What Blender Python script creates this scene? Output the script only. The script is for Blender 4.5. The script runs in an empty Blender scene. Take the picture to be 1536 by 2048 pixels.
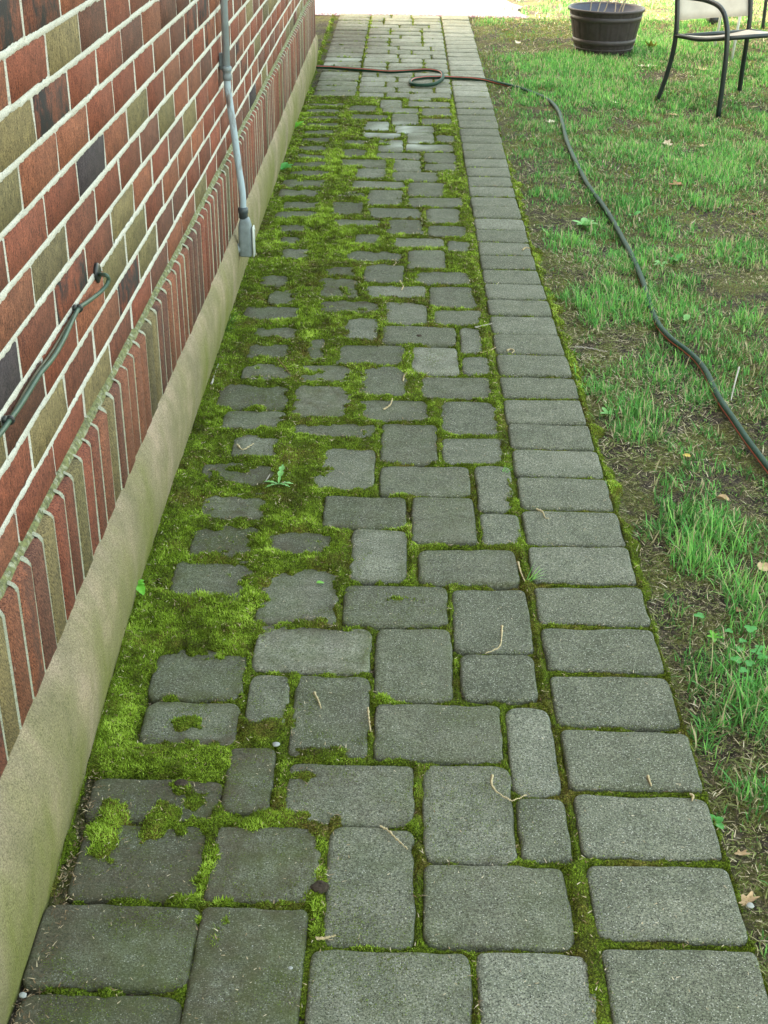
import bpy, math, random
import numpy as np
from mathutils import Vector, Matrix

# ------------------------------------------------------------------ camera, sky, sun, exposure
SC = bpy.context.scene
F_PX, CAM_H = 2600.0, 1.35
PITCH = math.atan(1420 / F_PX)
YAW = math.atan(33 / (F_PX / math.cos(PITCH)))
ROLL = 0.0132
_fh = Vector((-math.sin(YAW), math.cos(YAW), 0)); _r0 = Vector((math.cos(YAW), math.sin(YAW), 0)); _Z = Vector((0, 0, 1))
FWD = _fh * math.cos(PITCH) - _Z * math.sin(PITCH)
_U0 = _fh * math.sin(PITCH) + _Z * math.cos(PITCH)
RGT = _r0 * math.cos(ROLL) + _U0 * math.sin(ROLL)
UPV = _U0 * math.cos(ROLL) - _r0 * math.sin(ROLL)
CAM = Vector((0, 0, CAM_H))
cd = bpy.data.cameras.new("camera"); cam = bpy.data.objects.new("camera", cd)
SC.collection.objects.link(cam); SC.camera = cam
cd.sensor_fit = 'VERTICAL'; cd.sensor_height = 24.0; cd.lens = 24.0 * F_PX / 2048
cd.clip_start = 0.05; cd.clip_end = 500
m3 = Matrix((RGT, UPV, -FWD)).transposed()
cam.matrix_world = Matrix.Translation(CAM) @ m3.to_4x4()

SUN_ELEV, SUN_AZ = math.radians(47), math.radians(-90)      # sun over the house, to the left (-X)
world = bpy.data.worlds.new("World"); SC.world = world; world.use_nodes = True
wn = world.node_tree; wn.nodes.clear()
sky = wn.nodes.new('ShaderNodeTexSky'); sky.sky_type = 'NISHITA'; sky.sun_disc = False
sky.sun_elevation = SUN_ELEV; sky.sun_rotation = SUN_AZ
sky.air_density = 1.0; sky.dust_density = 4.0; sky.ozone_density = 0.6
tintn = wn.nodes.new('ShaderNodeMix'); tintn.data_type = 'RGBA'; tintn.blend_type = 'MULTIPLY'
tintn.inputs[0].default_value = 1.0; tintn.inputs[7].default_value = (1.0, 0.87, 0.58, 1)
bg = wn.nodes.new('ShaderNodeBackground'); bg.inputs[1].default_value = 0.13
wo = wn.nodes.new('ShaderNodeOutputWorld')
wn.links.new(sky.outputs[0], tintn.inputs[6]); wn.links.new(tintn.outputs[2], bg.inputs[0]); wn.links.new(bg.outputs[0], wo.inputs[0])
sl = bpy.data.lights.new("sun", 'SUN'); sl.energy = 2.1; sl.angle = math.radians(0.6); sl.color = (1, .95, .87)
so = bpy.data.objects.new("sun", sl); SC.collection.objects.link(so)
sd = Vector((math.cos(SUN_ELEV) * math.sin(SUN_AZ), math.cos(SUN_ELEV) * math.cos(SUN_AZ), math.sin(SUN_ELEV)))
so.rotation_euler = sd.to_track_quat('Z', 'Y').to_euler(); so.location = sd * 30
SC.view_settings.view_transform = 'Standard'; SC.view_settings.look = 'None'
SC.view_settings.exposure = 3.75; SC.view_settings.gamma = 1.0

# ------------------------------------------------------------------ measuring: a photo pixel -> a point on a plane
def ray(x, y): return FWD * F_PX + RGT * (x - 768) - UPV * (y - 1024)
def G(x, y, z=0.0):
    d = ray(x, y); return CAM + d * ((z - CAM_H) / d.z)
def WX(x, y, X=-0.533):
    d = ray(x, y); return CAM + d * (X / d.x)

# ------------------------------------------------------------------ noise (numpy)
def _hash(ix, iy, s):
    h = (ix.astype(np.int64) * 374761393 + iy.astype(np.int64) * 668265263 + s * 2147483647) & 0xffffffff
    h = ((h ^ (h >> 13)) * 1274126177) & 0xffffffff
    return ((h ^ (h >> 16)) & 0xffffff) / float(0xffffff)
def vn(x, y, s=0):
    x = np.asarray(x, float); y = np.asarray(y, float)
    ix = np.floor(x); iy = np.floor(y); fx = x - ix; fy = y - iy
    fx = fx * fx * (3 - 2 * fx); fy = fy * fy * (3 - 2 * fy)
    a = _hash(ix, iy, s); b = _hash(ix + 1, iy, s); c = _hash(ix, iy + 1, s); d = _hash(ix + 1, iy + 1, s)
    return (a + (b - a) * fx) * (1 - fy) + (c + (d - c) * fx) * fy
def fbm(x, y, s=0, o=3):
    r = 0; a = .5; t = 0
    for i in range(o):
        r = r + a * vn(x * 2 ** i, y * 2 ** i, s + i * 17); t += a; a *= .5
    return r / t * 2 - 1                                    # -1..1
def sstep(a, b, x):
    t = np.clip((x - a) / (b - a), 0, 1); return t * t * (3 - 2 * t)
RNG = np.random.default_rng(7); random.seed(7)

# ------------------------------------------------------------------ mesh helpers
def link(o, parent=None):
    SC.collection.objects.link(o)
    if parent is not None: o.parent = parent
    return o
def mesh_np(name, V, faces, mat=None, parent=None, attrs=None, smooth=False, colors=None):
    """faces: list of int arrays (n,3) and/or (n,4)"""
    me = bpy.data.meshes.new(name); V = np.asarray(V, np.float32)
    me.vertices.add(len(V)); me.vertices.foreach_set('co', V.ravel())
    fl = [np.asarray(f, np.int32) for f in faces if len(f)]
    lv = np.concatenate([f.ravel() for f in fl]); tot = np.concatenate([np.full(len(f), f.shape[1], np.int32) for f in fl])
    st = np.concatenate([[0], np.cumsum(tot)[:-1]]).astype(np.int32)
    me.loops.add(len(lv)); me.loops.foreach_set('vertex_index', lv)
    me.polygons.add(len(tot)); me.polygons.foreach_set('loop_start', st); me.polygons.foreach_set('loop_total', tot)
    if smooth: me.polygons.foreach_set('use_smooth', np.ones(len(tot), bool))
    me.update(calc_edges=True)
    for k, v in (attrs or {}).items():
        a = me.attributes.new(k, 'FLOAT', 'POINT'); a.data.foreach_set('value', np.asarray(v, np.float32))
    if colors is not None:
        a = me.attributes.new('col', 'FLOAT_COLOR', 'POINT'); c = np.ones((len(V), 4), np.float32); c[:, :3] = colors
        a.data.foreach_set('color', c.ravel())
    if mat: me.materials.append(mat)
    o = bpy.data.objects.new(name, me); return link(o, parent)
class MB:
    """collects shapes into one mesh"""
    def __init__(s): s.v = []; s.f3 = []; s.f4 = []; s.n = 0
    def add(s, V, q=None, t=None):
        V = np.asarray(V, float); s.v.append(V)
        if q is not None and len(q): s.f4.append(np.asarray(q) + s.n)
        if t is not None and len(t): s.f3.append(np.asarray(t) + s.n)
        s.n += len(V); return s
    def box(s, c, d, b=0.0, M=None):
        x, y, z = [k / 2 for k in d]; b = min(b, x * .9, y * .9, z * .9)
        if b <= 0:
            V = [(i * x, j * y, k * z) for i in (-1, 1) for j in (-1, 1) for k in (-1, 1)]
            q = [(0, 1, 3, 2), (4, 6, 7, 5), (0, 4, 5, 1), (2, 3, 7, 6), (0, 2, 6, 4), (1, 5, 7, 3)]; t = []
        else:
            V = []; idx = {}
            for i in (-1, 1):
                for j in (-1, 1):
                    for k in (-1, 1):
                        for a, p in (('x', (i * x, j * (y - b), k * (z - b))), ('y', (i * (x - b), j * y, k * (z - b))), ('z', (i * (x - b), j * (y - b), k * z))):
                            idx[(i, j, k, a)] = len(V); V.append(p)
            I = lambda i, j, k, a: idx[(i, j, k, a)]
            q = []; t = []
            for i in (-1, 1):
                q.append([I(i, -1, -1, 'x'), I(i, 1, -1, 'x'), I(i, 1, 1, 'x'), I(i, -1, 1, 'x')][::i])
                q.append([I(-1, i, -1, 'y'), I(-1, i, 1, 'y'), I(1, i, 1, 'y'), I(1, i, -1, 'y')][::i])
                q.append([I(-1, -1, i, 'z'), I(1, -1, i, 'z'), I(1, 1, i, 'z'), I(-1, 1, i, 'z')][::i])
                for j in (-1, 1):
                    q.append([I(i, j, -1, 'x'), I(i, j, 1, 'x'), I(i, j, 1, 'y'), I(i, j, -1, 'y')][::-i * j])
                    q.append([I(i, -1, j, 'x'), I(i, 1, j, 'x'), I(i, 1, j, 'z'), I(i, -1, j, 'z')][::i * j])
                    q.append([I(-1, i, j, 'y'), I(1, i, j, 'y'), I(1, i, j, 'z'), I(-1, i, j, 'z')][::-i * j])
                    for k in (-1, 1): t.append([I(i, j, k, 'x'), I(i, j, k, 'y'), I(i, j, k, 'z')][::i * j * k])
        V = np.array(V)
        if M is not None: V = V @ np.array(M).T
        return s.add(V + np.array(c), q, t)
    def tube(s, pts, r, n=10, closed=False, caps=True):
        P = np.array([tuple(p) for p in pts], float); m = len(P)
        r = np.full(m, r) if np.isscalar(r) else np.asarray(r, float)
        T = np.gradient(P, axis=0) if not closed else (np.roll(P, -1, 0) - np.roll(P, 1, 0))
        T /= np.linalg.norm(T, axis=1)[:, None] + 1e-12
        up = np.array([0, 0, 1.]) if abs(T[0][2]) < .9 else np.array([1., 0, 0])
        N = np.cross(T[0], up); N /= np.linalg.norm(N); V = []
        for i in range(m):
            N = N - T[i] * (N @ T[i]); N /= np.linalg.norm(N); B = np.cross(T[i], N)
            for k in range(n):
                a = 2 * math.pi * k / n; V.append(P[i] + r[i] * (N * math.cos(a) + B * math.sin(a)))
        q = []
        for i in range(m if closed else m - 1):
            j = (i + 1) % m
            for k in range(n): q.append((i * n + k, i * n + (k + 1) % n, j * n + (k + 1) % n, j * n + k))
        t = []
        if caps and not closed:
            V += [P[0], P[-1]]; a = m * n
            for k in range(n): t.append((a, (k + 1) % n, k)); t.append((a + 1, (m - 1) * n + k, (m - 1) * n + (k + 1) % n))
        return s.add(V, q, t)
    def lathe(s, prof, c, n=48, wob=None):
        V = []; q = []
        for (r, z) in prof:
            for k in range(n):
                a = 2 * math.pi * k / n; rr = r + (wob(a, r, z) if wob else 0); V.append((c[0] + rr * math.cos(a), c[1] + rr * math.sin(a), c[2] + z))
        for i in range(len(prof) - 1):
            for k in range(n): q.append((i * n + k, i * n + (k + 1) % n, (i + 1) * n + (k + 1) % n, (i + 1) * n + k))
        return s.add(V, q)
    def build(s, name, mat=None, parent=None, smooth=False, attrs=None, colors=None):
        f = []
        if s.f4: f.append(np.concatenate(s.f4))
        if s.f3: f.append(np.concatenate(s.f3))
        return mesh_np(name, np.concatenate(s.v), f, mat, parent, attrs, smooth, colors)
def smooth_path(pts, n=8):
    P = np.array([tuple(p) for p in pts], float); out = []
    E = np.vstack([2 * P[0] - P[1], P, 2 * P[-1] - P[-2]])
    for i in range(1, len(E) - 2):
        a, b, c, d = E[i - 1], E[i], E[i + 1], E[i + 2]
        for k in range(n):
            t = k / n; out.append(.5 * ((2 * b) + (c - a) * t + (2 * a - 5 * b + 4 * c - d) * t * t + (-a + 3 * b - 3 * c + d) * t ** 3))
    out.append(P[-1]); return np.array(out)
def tag(o, label, cat, group=None):
    o['label'] = label; o['category'] = cat
    if group: o['group'] = group
    return o
def empty(name, loc=(0, 0, 0), rz=0):
    o = bpy.data.objects.new(name, None); link(o); o.location = loc; o.rotation_euler = (0, 0, rz); return o
def kind(o, k): o['kind'] = k; return o

# ------------------------------------------------------------------ materials
def newmat(name, rough=.8, spec=.3):
    m = bpy.data.materials.new(name); m.use_nodes = True; nt = m.node_tree; b = nt.nodes['Principled BSDF']
    b.inputs['Roughness'].default_value = rough; b.inputs['Specular IOR Level'].default_value = spec
    return m, nt, b
def N(nt, t, **k):
    n = nt.nodes.new(t)
    for a, v in k.items(): setattr(n, a, v)
    return n
def noise(nt, scale, detail=4, rough=.6, vec=None, dist=0):
    n = N(nt, 'ShaderNodeTexNoise'); n.inputs['Scale'].default_value = scale; n.inputs['Detail'].default_value = detail
    n.inputs['Roughness'].default_value = rough; n.inputs['Distortion'].default_value = dist
    if vec is not None: nt.links.new(vec, n.inputs['Vector'])
    return n.outputs['Fac']
def ramp(nt, fac, stops, interp='LINEAR'):
    r = N(nt, 'ShaderNodeValToRGB'); r.color_ramp.interpolation = interp; e = r.color_ramp.elements
    while len(e) < len(stops): e.new(.5)
    for i, (p, c) in enumerate(stops): e[i].position = p; e[i].color = (*c, 1) if len(c) == 3 else c
    nt.links.new(fac, r.inputs[0]); return r.outputs[0]
def mix(nt, fac, a, b, mode='MIX'):
    m = N(nt, 'ShaderNodeMix'); m.data_type = 'RGBA'; m.blend_type = mode
    for s, v in ((0, fac), (6, a), (7, b)):
        if isinstance(v, (int, float)): m.inputs[s].default_value = v
        elif isinstance(v, tuple): m.inputs[s].default_value = (*v, 1)
        else: nt.links.new(v, m.inputs[s])
    return m.outputs[2]
def mathn(nt, op, a, b=0.0):
    m = N(nt, 'ShaderNodeMath'); m.operation = op
    for s, v in ((0, a), (1, b)):
        if isinstance(v, (int, float)): m.inputs[s].default_value = v
        else: nt.links.new(v, m.inputs[s])
    return m.outputs[0]
def bump(nt, b, h, dist, strength=1.0):
    n = N(nt, 'ShaderNodeBump'); n.inputs['Distance'].default_value = dist; n.inputs['Strength'].default_value = strength
    nt.links.new(h, n.inputs['Height']); nt.links.new(n.outputs[0], b.inputs['Normal']); return n
def coords(nt, scale=None):
    c = N(nt, 'ShaderNodeTexCoord').outputs['Object']
    if scale:
        m = N(nt, 'ShaderNodeMapping'); m.inputs['Scale'].default_value = scale; nt.links.new(c, m.inputs[0]); return m.outputs[0]
    return c
def attr(nt, name, out='Fac'):
    a = N(nt, 'ShaderNodeAttribute'); a.attribute_name = name; return a.outputs[out]
def simple(name, col, rough=.6, spec=.4, metal=0, var=.15, sc=30, bmp=0):
    m, nt, b = newmat(name, rough, spec); b.inputs['Metallic'].default_value = metal; v = coords(nt)
    f = noise(nt, sc, 5, .65, v)
    c = ramp(nt, f, [(.3, tuple(k * (1 - var) for k in col)), (.7, tuple(min(1, k * (1 + var)) for k in col))])
    nt.links.new(c, b.inputs['Base Color'])
    if bmp: bump(nt, b, noise(nt, sc * 6, 3, .6, v), bmp)
    return m

def mat_paver():
    m, nt, b = newmat('tumbled_concrete', .88, .25); v = coords(nt)
    tone = attr(nt, 'tone'); pale_patch = attr(nt, 'pale_patch'); green = attr(nt, 'green')
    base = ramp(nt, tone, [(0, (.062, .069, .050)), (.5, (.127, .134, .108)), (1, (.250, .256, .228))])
    blot = ramp(nt, noise(nt, 14, 6, .7, v), [(.25, (.60, .64, .56)), (.75, (1.3, 1.26, 1.22))])
    c = mix(nt, 1, base, blot, 'MULTIPLY')
    g1 = ramp(nt, noise(nt, 330, 3, .9, v), [(.34, (.26, .27, .25)), (.5, (1, 1, 1)), (.64, (2.15, 2.15, 2.0))])
    c = mix(nt, .95, c, g1, 'MULTIPLY')
    vo = N(nt, 'ShaderNodeTexVoronoi'); vo.inputs['Scale'].default_value = 430; nt.links.new(v, vo.inputs['Vector'])
    sepc = N(nt, 'ShaderNodeSeparateColor'); nt.links.new(vo.outputs['Color'], sepc.inputs[0])
    pick = mathn(nt, 'MULTIPLY', mathn(nt, 'GREATER_THAN', sepc.outputs[0], .78), mathn(nt, 'LESS_THAN', vo.outputs['Distance'], .42))
    c = mix(nt, pick, c, ramp(nt, sepc.outputs[1], [(0, (.20, .21, .18)), (.6, (.30, .31, .27)), (1, (.50, .49, .43))]))
    pk2 = mathn(nt, 'MULTIPLY', mathn(nt, 'LESS_THAN', sepc.outputs[0], .14), mathn(nt, 'LESS_THAN', vo.outputs['Distance'], .45))
    c = mix(nt, pk2, c, (.035, .037, .03))
    alg = mathn(nt, 'MULTIPLY', green, ramp(nt, noise(nt, 30, 5, .7, v), [(.3, (.2, .2, .2)), (.7, (1, 1, 1))]))
    c = mix(nt, alg, c, ramp(nt, noise(nt, 11, 4, .6, v), [(.35, (.060, .048, .026)), (.6, (.066, .078, .020))]))
    c = mix(nt, mathn(nt, 'MULTIPLY', attr(nt, 'dirt'), ramp(nt, noise(nt, 34, 6, .75, v), [(.34, (.25, .25, .25)), (.6, (1, 1, 1))])), c, ramp(nt, noise(nt, 200, 3, .8, v), [(.34, (.022, .018, .012)), (.66, (.115, .092, .062))]))
    c = mix(nt, pale_patch, c, (.46, .50, .44))
    nt.links.new(c, b.inputs['Base Color'])
    h = mathn(nt, 'ADD', mathn(nt, 'MULTIPLY', noise(nt, 480, 3, .7, v), 1.0), mathn(nt, 'MULTIPLY', noise(nt, 60, 4, .6, v), 1.6))
    bump(nt, b, h, .0016, .8); return m
def mat_brick(ribdir=0):
    m, nt, b = newmat('wirecut_brick' if not ribdir else 'soldier_brick', .85, .25)
    v = coords(nt); col = attr(nt, 'col', 'Color'); dark = attr(nt, 'dark')
    c = mix(nt, 1, col, ramp(nt, noise(nt, 26, 5, .65, v), [(.28, (.74, .76, .80)), (.72, (1.18, 1.20, 1.16))]), 'MULTIPLY')
    if ribdir:
        mp = N(nt, 'ShaderNodeMapping'); mp.inputs['Rotation'].default_value = (math.radians(-38), 0, 0); nt.links.new(v, mp.inputs[0])
        m2 = N(nt, 'ShaderNodeMapping'); m2.inputs['Scale'].default_value = (1, 1, .2); nt.links.new(mp.outputs[0], m2.inputs[0]); rv = m2.outputs[0]
    else:
        rv = coords(nt, (1, 1, .16))
    rib = noise(nt, 420, 2, .6, rv, .15)
    c = mix(nt, .7, c, ramp(nt, rib, [(.36, (.42, .40, .40)), (.5, (1, 1, 1)), (.66, (1.5, 1.5, 1.4))]), 'MULTIPLY')
    pit = noise(nt, 360, 2, .8, v)
    c = mix(nt, .8, c, ramp(nt, pit, [(.36, (.22, .21, .21)), (.5, (1.05, 1.05, 1.05)), (.68, (1.45, 1.45, 1.4))]), 'MULTIPLY')
    flash = mathn(nt, 'MULTIPLY', dark, ramp(nt, noise(nt, 16, 5, .75, coords(nt, (1, 1, .6))), [(.47, (0, 0, 0)), (.6, (1, 1, 1))]))
    c = mix(nt, flash, c, (.030, .026, .026))
    w = ramp(nt, noise(nt, 130, 3, .7, coords(nt, (1, 1, .45))), [(.745, (0, 0, 0)), (.77, (1, 1, 1))])
    c = mix(nt, w, c, (.5, .48, .42))
    nt.links.new(c, b.inputs['Base Color'])
    bump(nt, b, mathn(nt, 'ADD', rib, mathn(nt, 'MULTIPLY', pit, .8)), .0014, .8); return m
def mat_mortar(name, col, green=0.0):
    m, nt, b = newmat(name, .9, .2); v = coords(nt)
    c = ramp(nt, noise(nt, 420, 3, .7, v), [(.34, tuple(k * .42 for k in col)), (.47, col), (.75, tuple(min(1, k * 1.12) for k in col))])
    c = mix(nt, .5, c, ramp(nt, noise(nt, 12, 4, .6, v), [(.3, (.80, .78, .74)), (.7, (1, 1, 1))]), 'MULTIPLY')
    if green: c = mix(nt, ramp(nt, noise(nt, 70, 5, .75, v), [(.30, (0, 0, 0)), (.50, (green,) * 3)]), c, ramp(nt, noise(nt, 120, 3, .7, v), [(.35, (.05, .052, .022)), (.65, (.20, .21, .075))]))
    nt.links.new(c, b.inputs['Base Color']); bump(nt, b, noise(nt, 380, 3, .7, v), .0018, .9); return m
def mat_foundation():
    m, nt, b = newmat('stained_parging', .9, .2); v = coords(nt)
    c = ramp(nt, noise(nt, 9, 5, .65, v), [(.3, (.185, .155, .100)), (.5, (.260, .208, .146)), (.72, (.38, .28, .215))])
    sx = N(nt, 'ShaderNodeSeparateXYZ'); nt.links.new(v, sx.inputs[0])
    zz = mathn(nt, 'ADD', sx.outputs[2], mathn(nt, 'MULTIPLY', mathn(nt, 'SUBTRACT', noise(nt, 6, 4, .6, v), .5), .22))
    gr = ramp(nt, zz, [(.0, (1, 1, 1)), (.04, (.9, .9, .9)), (.12, (.7, .7, .7)), (.23, (.10, .10, .10))])
    alg = mathn(nt, 'MULTIPLY', gr, ramp(nt, noise(nt, 5, 4, .6, coords(nt, (1, 1, .25))), [(.32, (.15, .15, .15)), (.62, (1, 1, 1))]))
    c = mix(nt, alg, c, (.135, .150, .026))
    g = noise(nt, 380, 3, .8, v)
    c = mix(nt, .95, c, ramp(nt, g, [(.34, (.50, .48, .44)), (.5, (1, 1, 1)), (.66, (1.5, 1.5, 1.42))]), 'MULTIPLY')
    nt.links.new(c, b.inputs['Base Color']); bump(nt, b, mathn(nt, 'ADD', g, noise(nt, 60, 4, .6, v)), .0018, .9); return m
def mat_ground():
    m, nt, b = newmat('bare_soil', .95, .15); v = coords(nt)
    c = ramp(nt, noise(nt, 60, 6, .75, v), [(.32, (.014, .011, .009)), (.5, (.045, .036, .028)), (.68, (.15, .12, .088))])
    mm = ramp(nt, noise(nt, 4.5, 7, .75, v), [(.46, (0, 0, 0)), (.56, (.75, .75, .75))])
    c = mix(nt, mm, c, ramp(nt, noise(nt, 190, 3, .7, v), [(.34, (.022, .028, .006)), (.66, (.20, .21, .045))]))
    fl = ramp(nt, noise(nt, 240, 2, .6, v), [(.61, (0, 0, 0)), (.66, (.9, .9, .9))])
    c = mix(nt, fl, c, (.36, .29, .20))
    nt.links.new(c, b.inputs['Base Color']); bump(nt, b, noise(nt, 110, 5, .75, v), .010, 1); return m
def mat_mossmat():
    m, nt, b = newmat('moss_mat', .95, .1); v = coords(nt)
    f = noise(nt, 330, 3, .75, v); big = noise(nt, 9, 4, .65, v)
    c1 = ramp(nt, f, [(.34, (.008, .012, .002)), (.5, (.055, .082, .006)), (.66, (.18, .25, .02))])
    c2 = ramp(nt, f, [(.34, (.022, .017, .005)), (.5, (.10, .078, .016)), (.66, (.27, .22, .06))])
    c = mix(nt, ramp(nt, big, [(.5, (0, 0, 0)), (.68, (1, 1, 1))]), c1, c2)
    nt.links.new(c, b.inputs['Base Color']); bump(nt, b, f, .003, 1); return m
def mat_blades(name, stops, rough=.6, trans=.25):
    m, nt, b = newmat(name, rough, .25); t = attr(nt, 'tint')
    c = ramp(nt, t, stops); nt.links.new(c, b.inputs['Base Color'])
    b.inputs['Transmission Weight'].default_value = 0
    tr = N(nt, 'ShaderNodeBsdfTranslucent'); nt.links.new(c, tr.inputs[0]); ms = N(nt, 'ShaderNodeMixShader'); ms.inputs[0].default_value = trans
    out = nt.nodes['Material Output']; nt.links.new(b.outputs[0], ms.inputs[1]); nt.links.new(tr.outputs[0], ms.inputs[2]); nt.links.new(ms.outputs[0], out.inputs[0])
    return m
# ------------------------------------------------------------------ house
M_BRICK, M_SOLD = mat_brick(), mat_brick(1)
M_MORT = mat_mortar('white_mortar', (.60, .575, .515)); M_MORTG = mat_mortar('mossy_mortar', (.42, .42, .33), .92)
X_W, Z_A, DZ, LB, Y0 = -.533, .473, .0714, .2145, 1.588        # brick face, bed joint height, course, brick length, bond origin
Z_S, Y_END = .410, 7.82
def wallz(y): return np.interp(y, [0, 2, 4, 8], [.010, .004, -.002, -.014]) # bed joints dip a little along the wall
RED = [(.220, .066, .040), (.192, .058, .036), (.240, .084, .048), (.165, .056, .036), (.205, .076, .045), (.140, .058, .041)]
OLV = [(.20, .150, .072), (.165, .130, .062), (.14, .108, .058)]
PUR = (.055, .040, .046)
house = empty('brick_house', (0, 0, 0))
tag(house, 'red and olive brick house with white mortar above a stained concrete foundation', 'house')
def brick_color():
    r = random.random()
    c = random.choice(RED) if r < .875 else random.choice(OLV) if r < .985 else PUR
    k = random.uniform(.88, 1.12); return tuple(v * k for v in c)
picks = [((125, 90), 'o'), ((25, 270), 'o'), ((272, 235), 'o'), ((333, 232), 'o'), ((242, 440), 'o'), ((276, 475), 'o'), ((245, 545), 'o'), ((302, 508), 'o'),
         ((205, 745), 'o'), ((107, 830), 'o'), ((402, 375), 'o'), ((175, 335), 'p'), ((10, 750), 'p'), ((40, 150), 'd'), ((110, 185), 'd'), ((15, 40), 'd'),
         ((110, 30), 'd'), ((160, 130), 'r'), ((80, 130), 'r'), ((60, 470), 'r'), ((110, 420), 'r'), ((100, 610), 'r'), ((60, 400), 'r'), ((140, 720), 'r'), ((60, 900), 'r'),
         ((10, 470), 'r'), ((30, 620), 'r'), ((180, 280), 'r'), ((230, 150), 'r'), ((150, 480), 'r'), ((90, 340), 'r'), ((70, 700), 'r'), ((210, 210), 'r'), ((130, 960), 'r')]
pw = [(WX(*q), k) for q, k in picks]
mb = MB(); cols = []; darks = []
mj = MB()                                                       # head joints
def ragged(y0, y1, z, hw, x, seed, step=.006, prof=5, zf=None, amp=.0036):
    """a mortar bead along Y: ragged edges, slightly domed"""
    y = np.arange(y0, y1 + step, step); n = len(y); V = []
    top = hw + amp * fbm(y * 70, y * 0 + z * 31, seed) + amp * .8 * fbm(y * 220, y * 0, seed + 3)
    bot = hw + amp * fbm(y * 60, y * 0 + z * 31, seed + 9) + amp * .8 * fbm(y * 230, y * 0, seed + 5)
    zc = z + (zf(y) if zf else 0) + .0012 * fbm(y * 5, y * 0, seed + 2)
    for j in range(prof):
        s = j / (prof - 1) * 2 - 1
        zz = zc + np.where(s > 0, top, bot) * s
        xx = x + .0006 * (1 - s ** 4) - (.0018 if abs(s) == 1 else 0) + .0016 * fbm(y * 150, y * 0 + j * 7.3, seed + 11)
        V.append(np.stack([xx, y, zz], 1))
    V = np.stack(V, 1).reshape(-1, 3); i = np.arange(n - 1)[:, None] * prof; j = np.arange(prof - 1)[None]
    a = (i + j).ravel(); return V, np.stack([a, a + prof, a + prof + 1, a + 1], 1)
NTOP = 24
for m in range(-1, NTOP):                                       # course m lies between z(A)+m*DZ .. +(m+1)*DZ ; m=-1 is under line A
    zb = Z_A + m * DZ + (.0 if m >= 0 else DZ - (Z_A - Z_S)); zt = Z_A + (m + 1) * DZ
    par = 0 if (m % 2 == 0 or m == -1) else 1
    if m == -1: par = 0
    off = 0 if m % 2 else LB / 2
    if m == -1: off = LB * .0
    k0 = int((-.6 - Y0) / LB) - 1
    for k in range(k0, 32):
        ya = Y0 + off + k * LB; yb = ya + LB
        if yb < -.6 or ya > Y_END - .02: continue
        yb2 = min(yb, Y_END); g = random.uniform(.0022, .0050); hb = random.uniform(.0036, .0052)
        ctr = ((ya + yb2) / 2, (zb + zt) / 2 + float(wallz((ya + yb) / 2)))
        c = brick_color(); d = 1.0 if random.random() < .10 else random.choice([0, 0, .0, .2])
        for (w, kd) in pw:
            if abs(w.y - ctr[0]) < LB / 2 and abs(w.z - ctr[1]) < DZ / 2:
                if kd == 'o': c = random.choice(OLV[:2]); d = 0
                elif kd == 'p': c = PUR; d = 0
                elif kd == 'd': c = RED[3]; d = 1.0
                else: c = random.choice(RED[:5]); d = .0
        n0 = mb.n
        mb.box((X_W - .045 + random.uniform(-.0012, .0008), ctr[0], ctr[1]), (.09, yb2 - ya - 2 * g, zt - zb - 2 * hb), .0028)
        V = mb.v[-1]; V += RNG.normal(0, .0007, V.shape)
        cols += [c] * (mb.n - n0); darks += [d] * (mb.n - n0)
        # head joint bead
        if ya > -.6:
            zs = np.linspace(zb + .003, zt - .003, 12); zz = zs + float(wallz(ya)); hw = g + .0012 + .0010 * fbm(zs * 160, zs * 0 + ya * 9, 4) + .0007 * fbm(zs * 600, zs * 0 + ya * 9, 5)
            sh = .0016 * fbm(zs * 30, zs * 0 + ya * 7, 8)
            hw = np.maximum(hw, .0006) * (1 if random.random() < .8 else .55)
            L = np.stack([np.full(12, X_W - .003), ya + sh - hw, zz], 1); C = np.stack([np.full(12, X_W + .0004), ya + sh, zz], 1); R = np.stack([np.full(12, X_W - .003), ya + sh + hw, zz], 1)
            V = np.stack([L, C, R], 1).reshape(-1, 3); i = np.arange(11)[:, None] * 3; a = (i + np.arange(2)[None]).ravel()
            mj.add(V, np.stack([a, a + 1, a + 4, a + 3], 1))
bricks = mb.build('bricks', M_BRICK, house, attrs={'dark': darks}, colors=np.array(cols))
for m in range(0, NTOP + 1):
    V, q = ragged(-.6, Y_END, Z_A + m * DZ, .0066, X_W - .0006, 20 + m * 3, zf=wallz); mj.add(V, q)
mj.box((X_W - .05 - .0075, (Y_END - .61) / 2, .31 + (Z_A + NTOP * DZ) / 2 - .16), (.1, Y_END + .59, Z_A + NTOP * DZ - .30))   # mortar bed behind the faces
mj.build('mortar', M_MORT, house)
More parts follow.
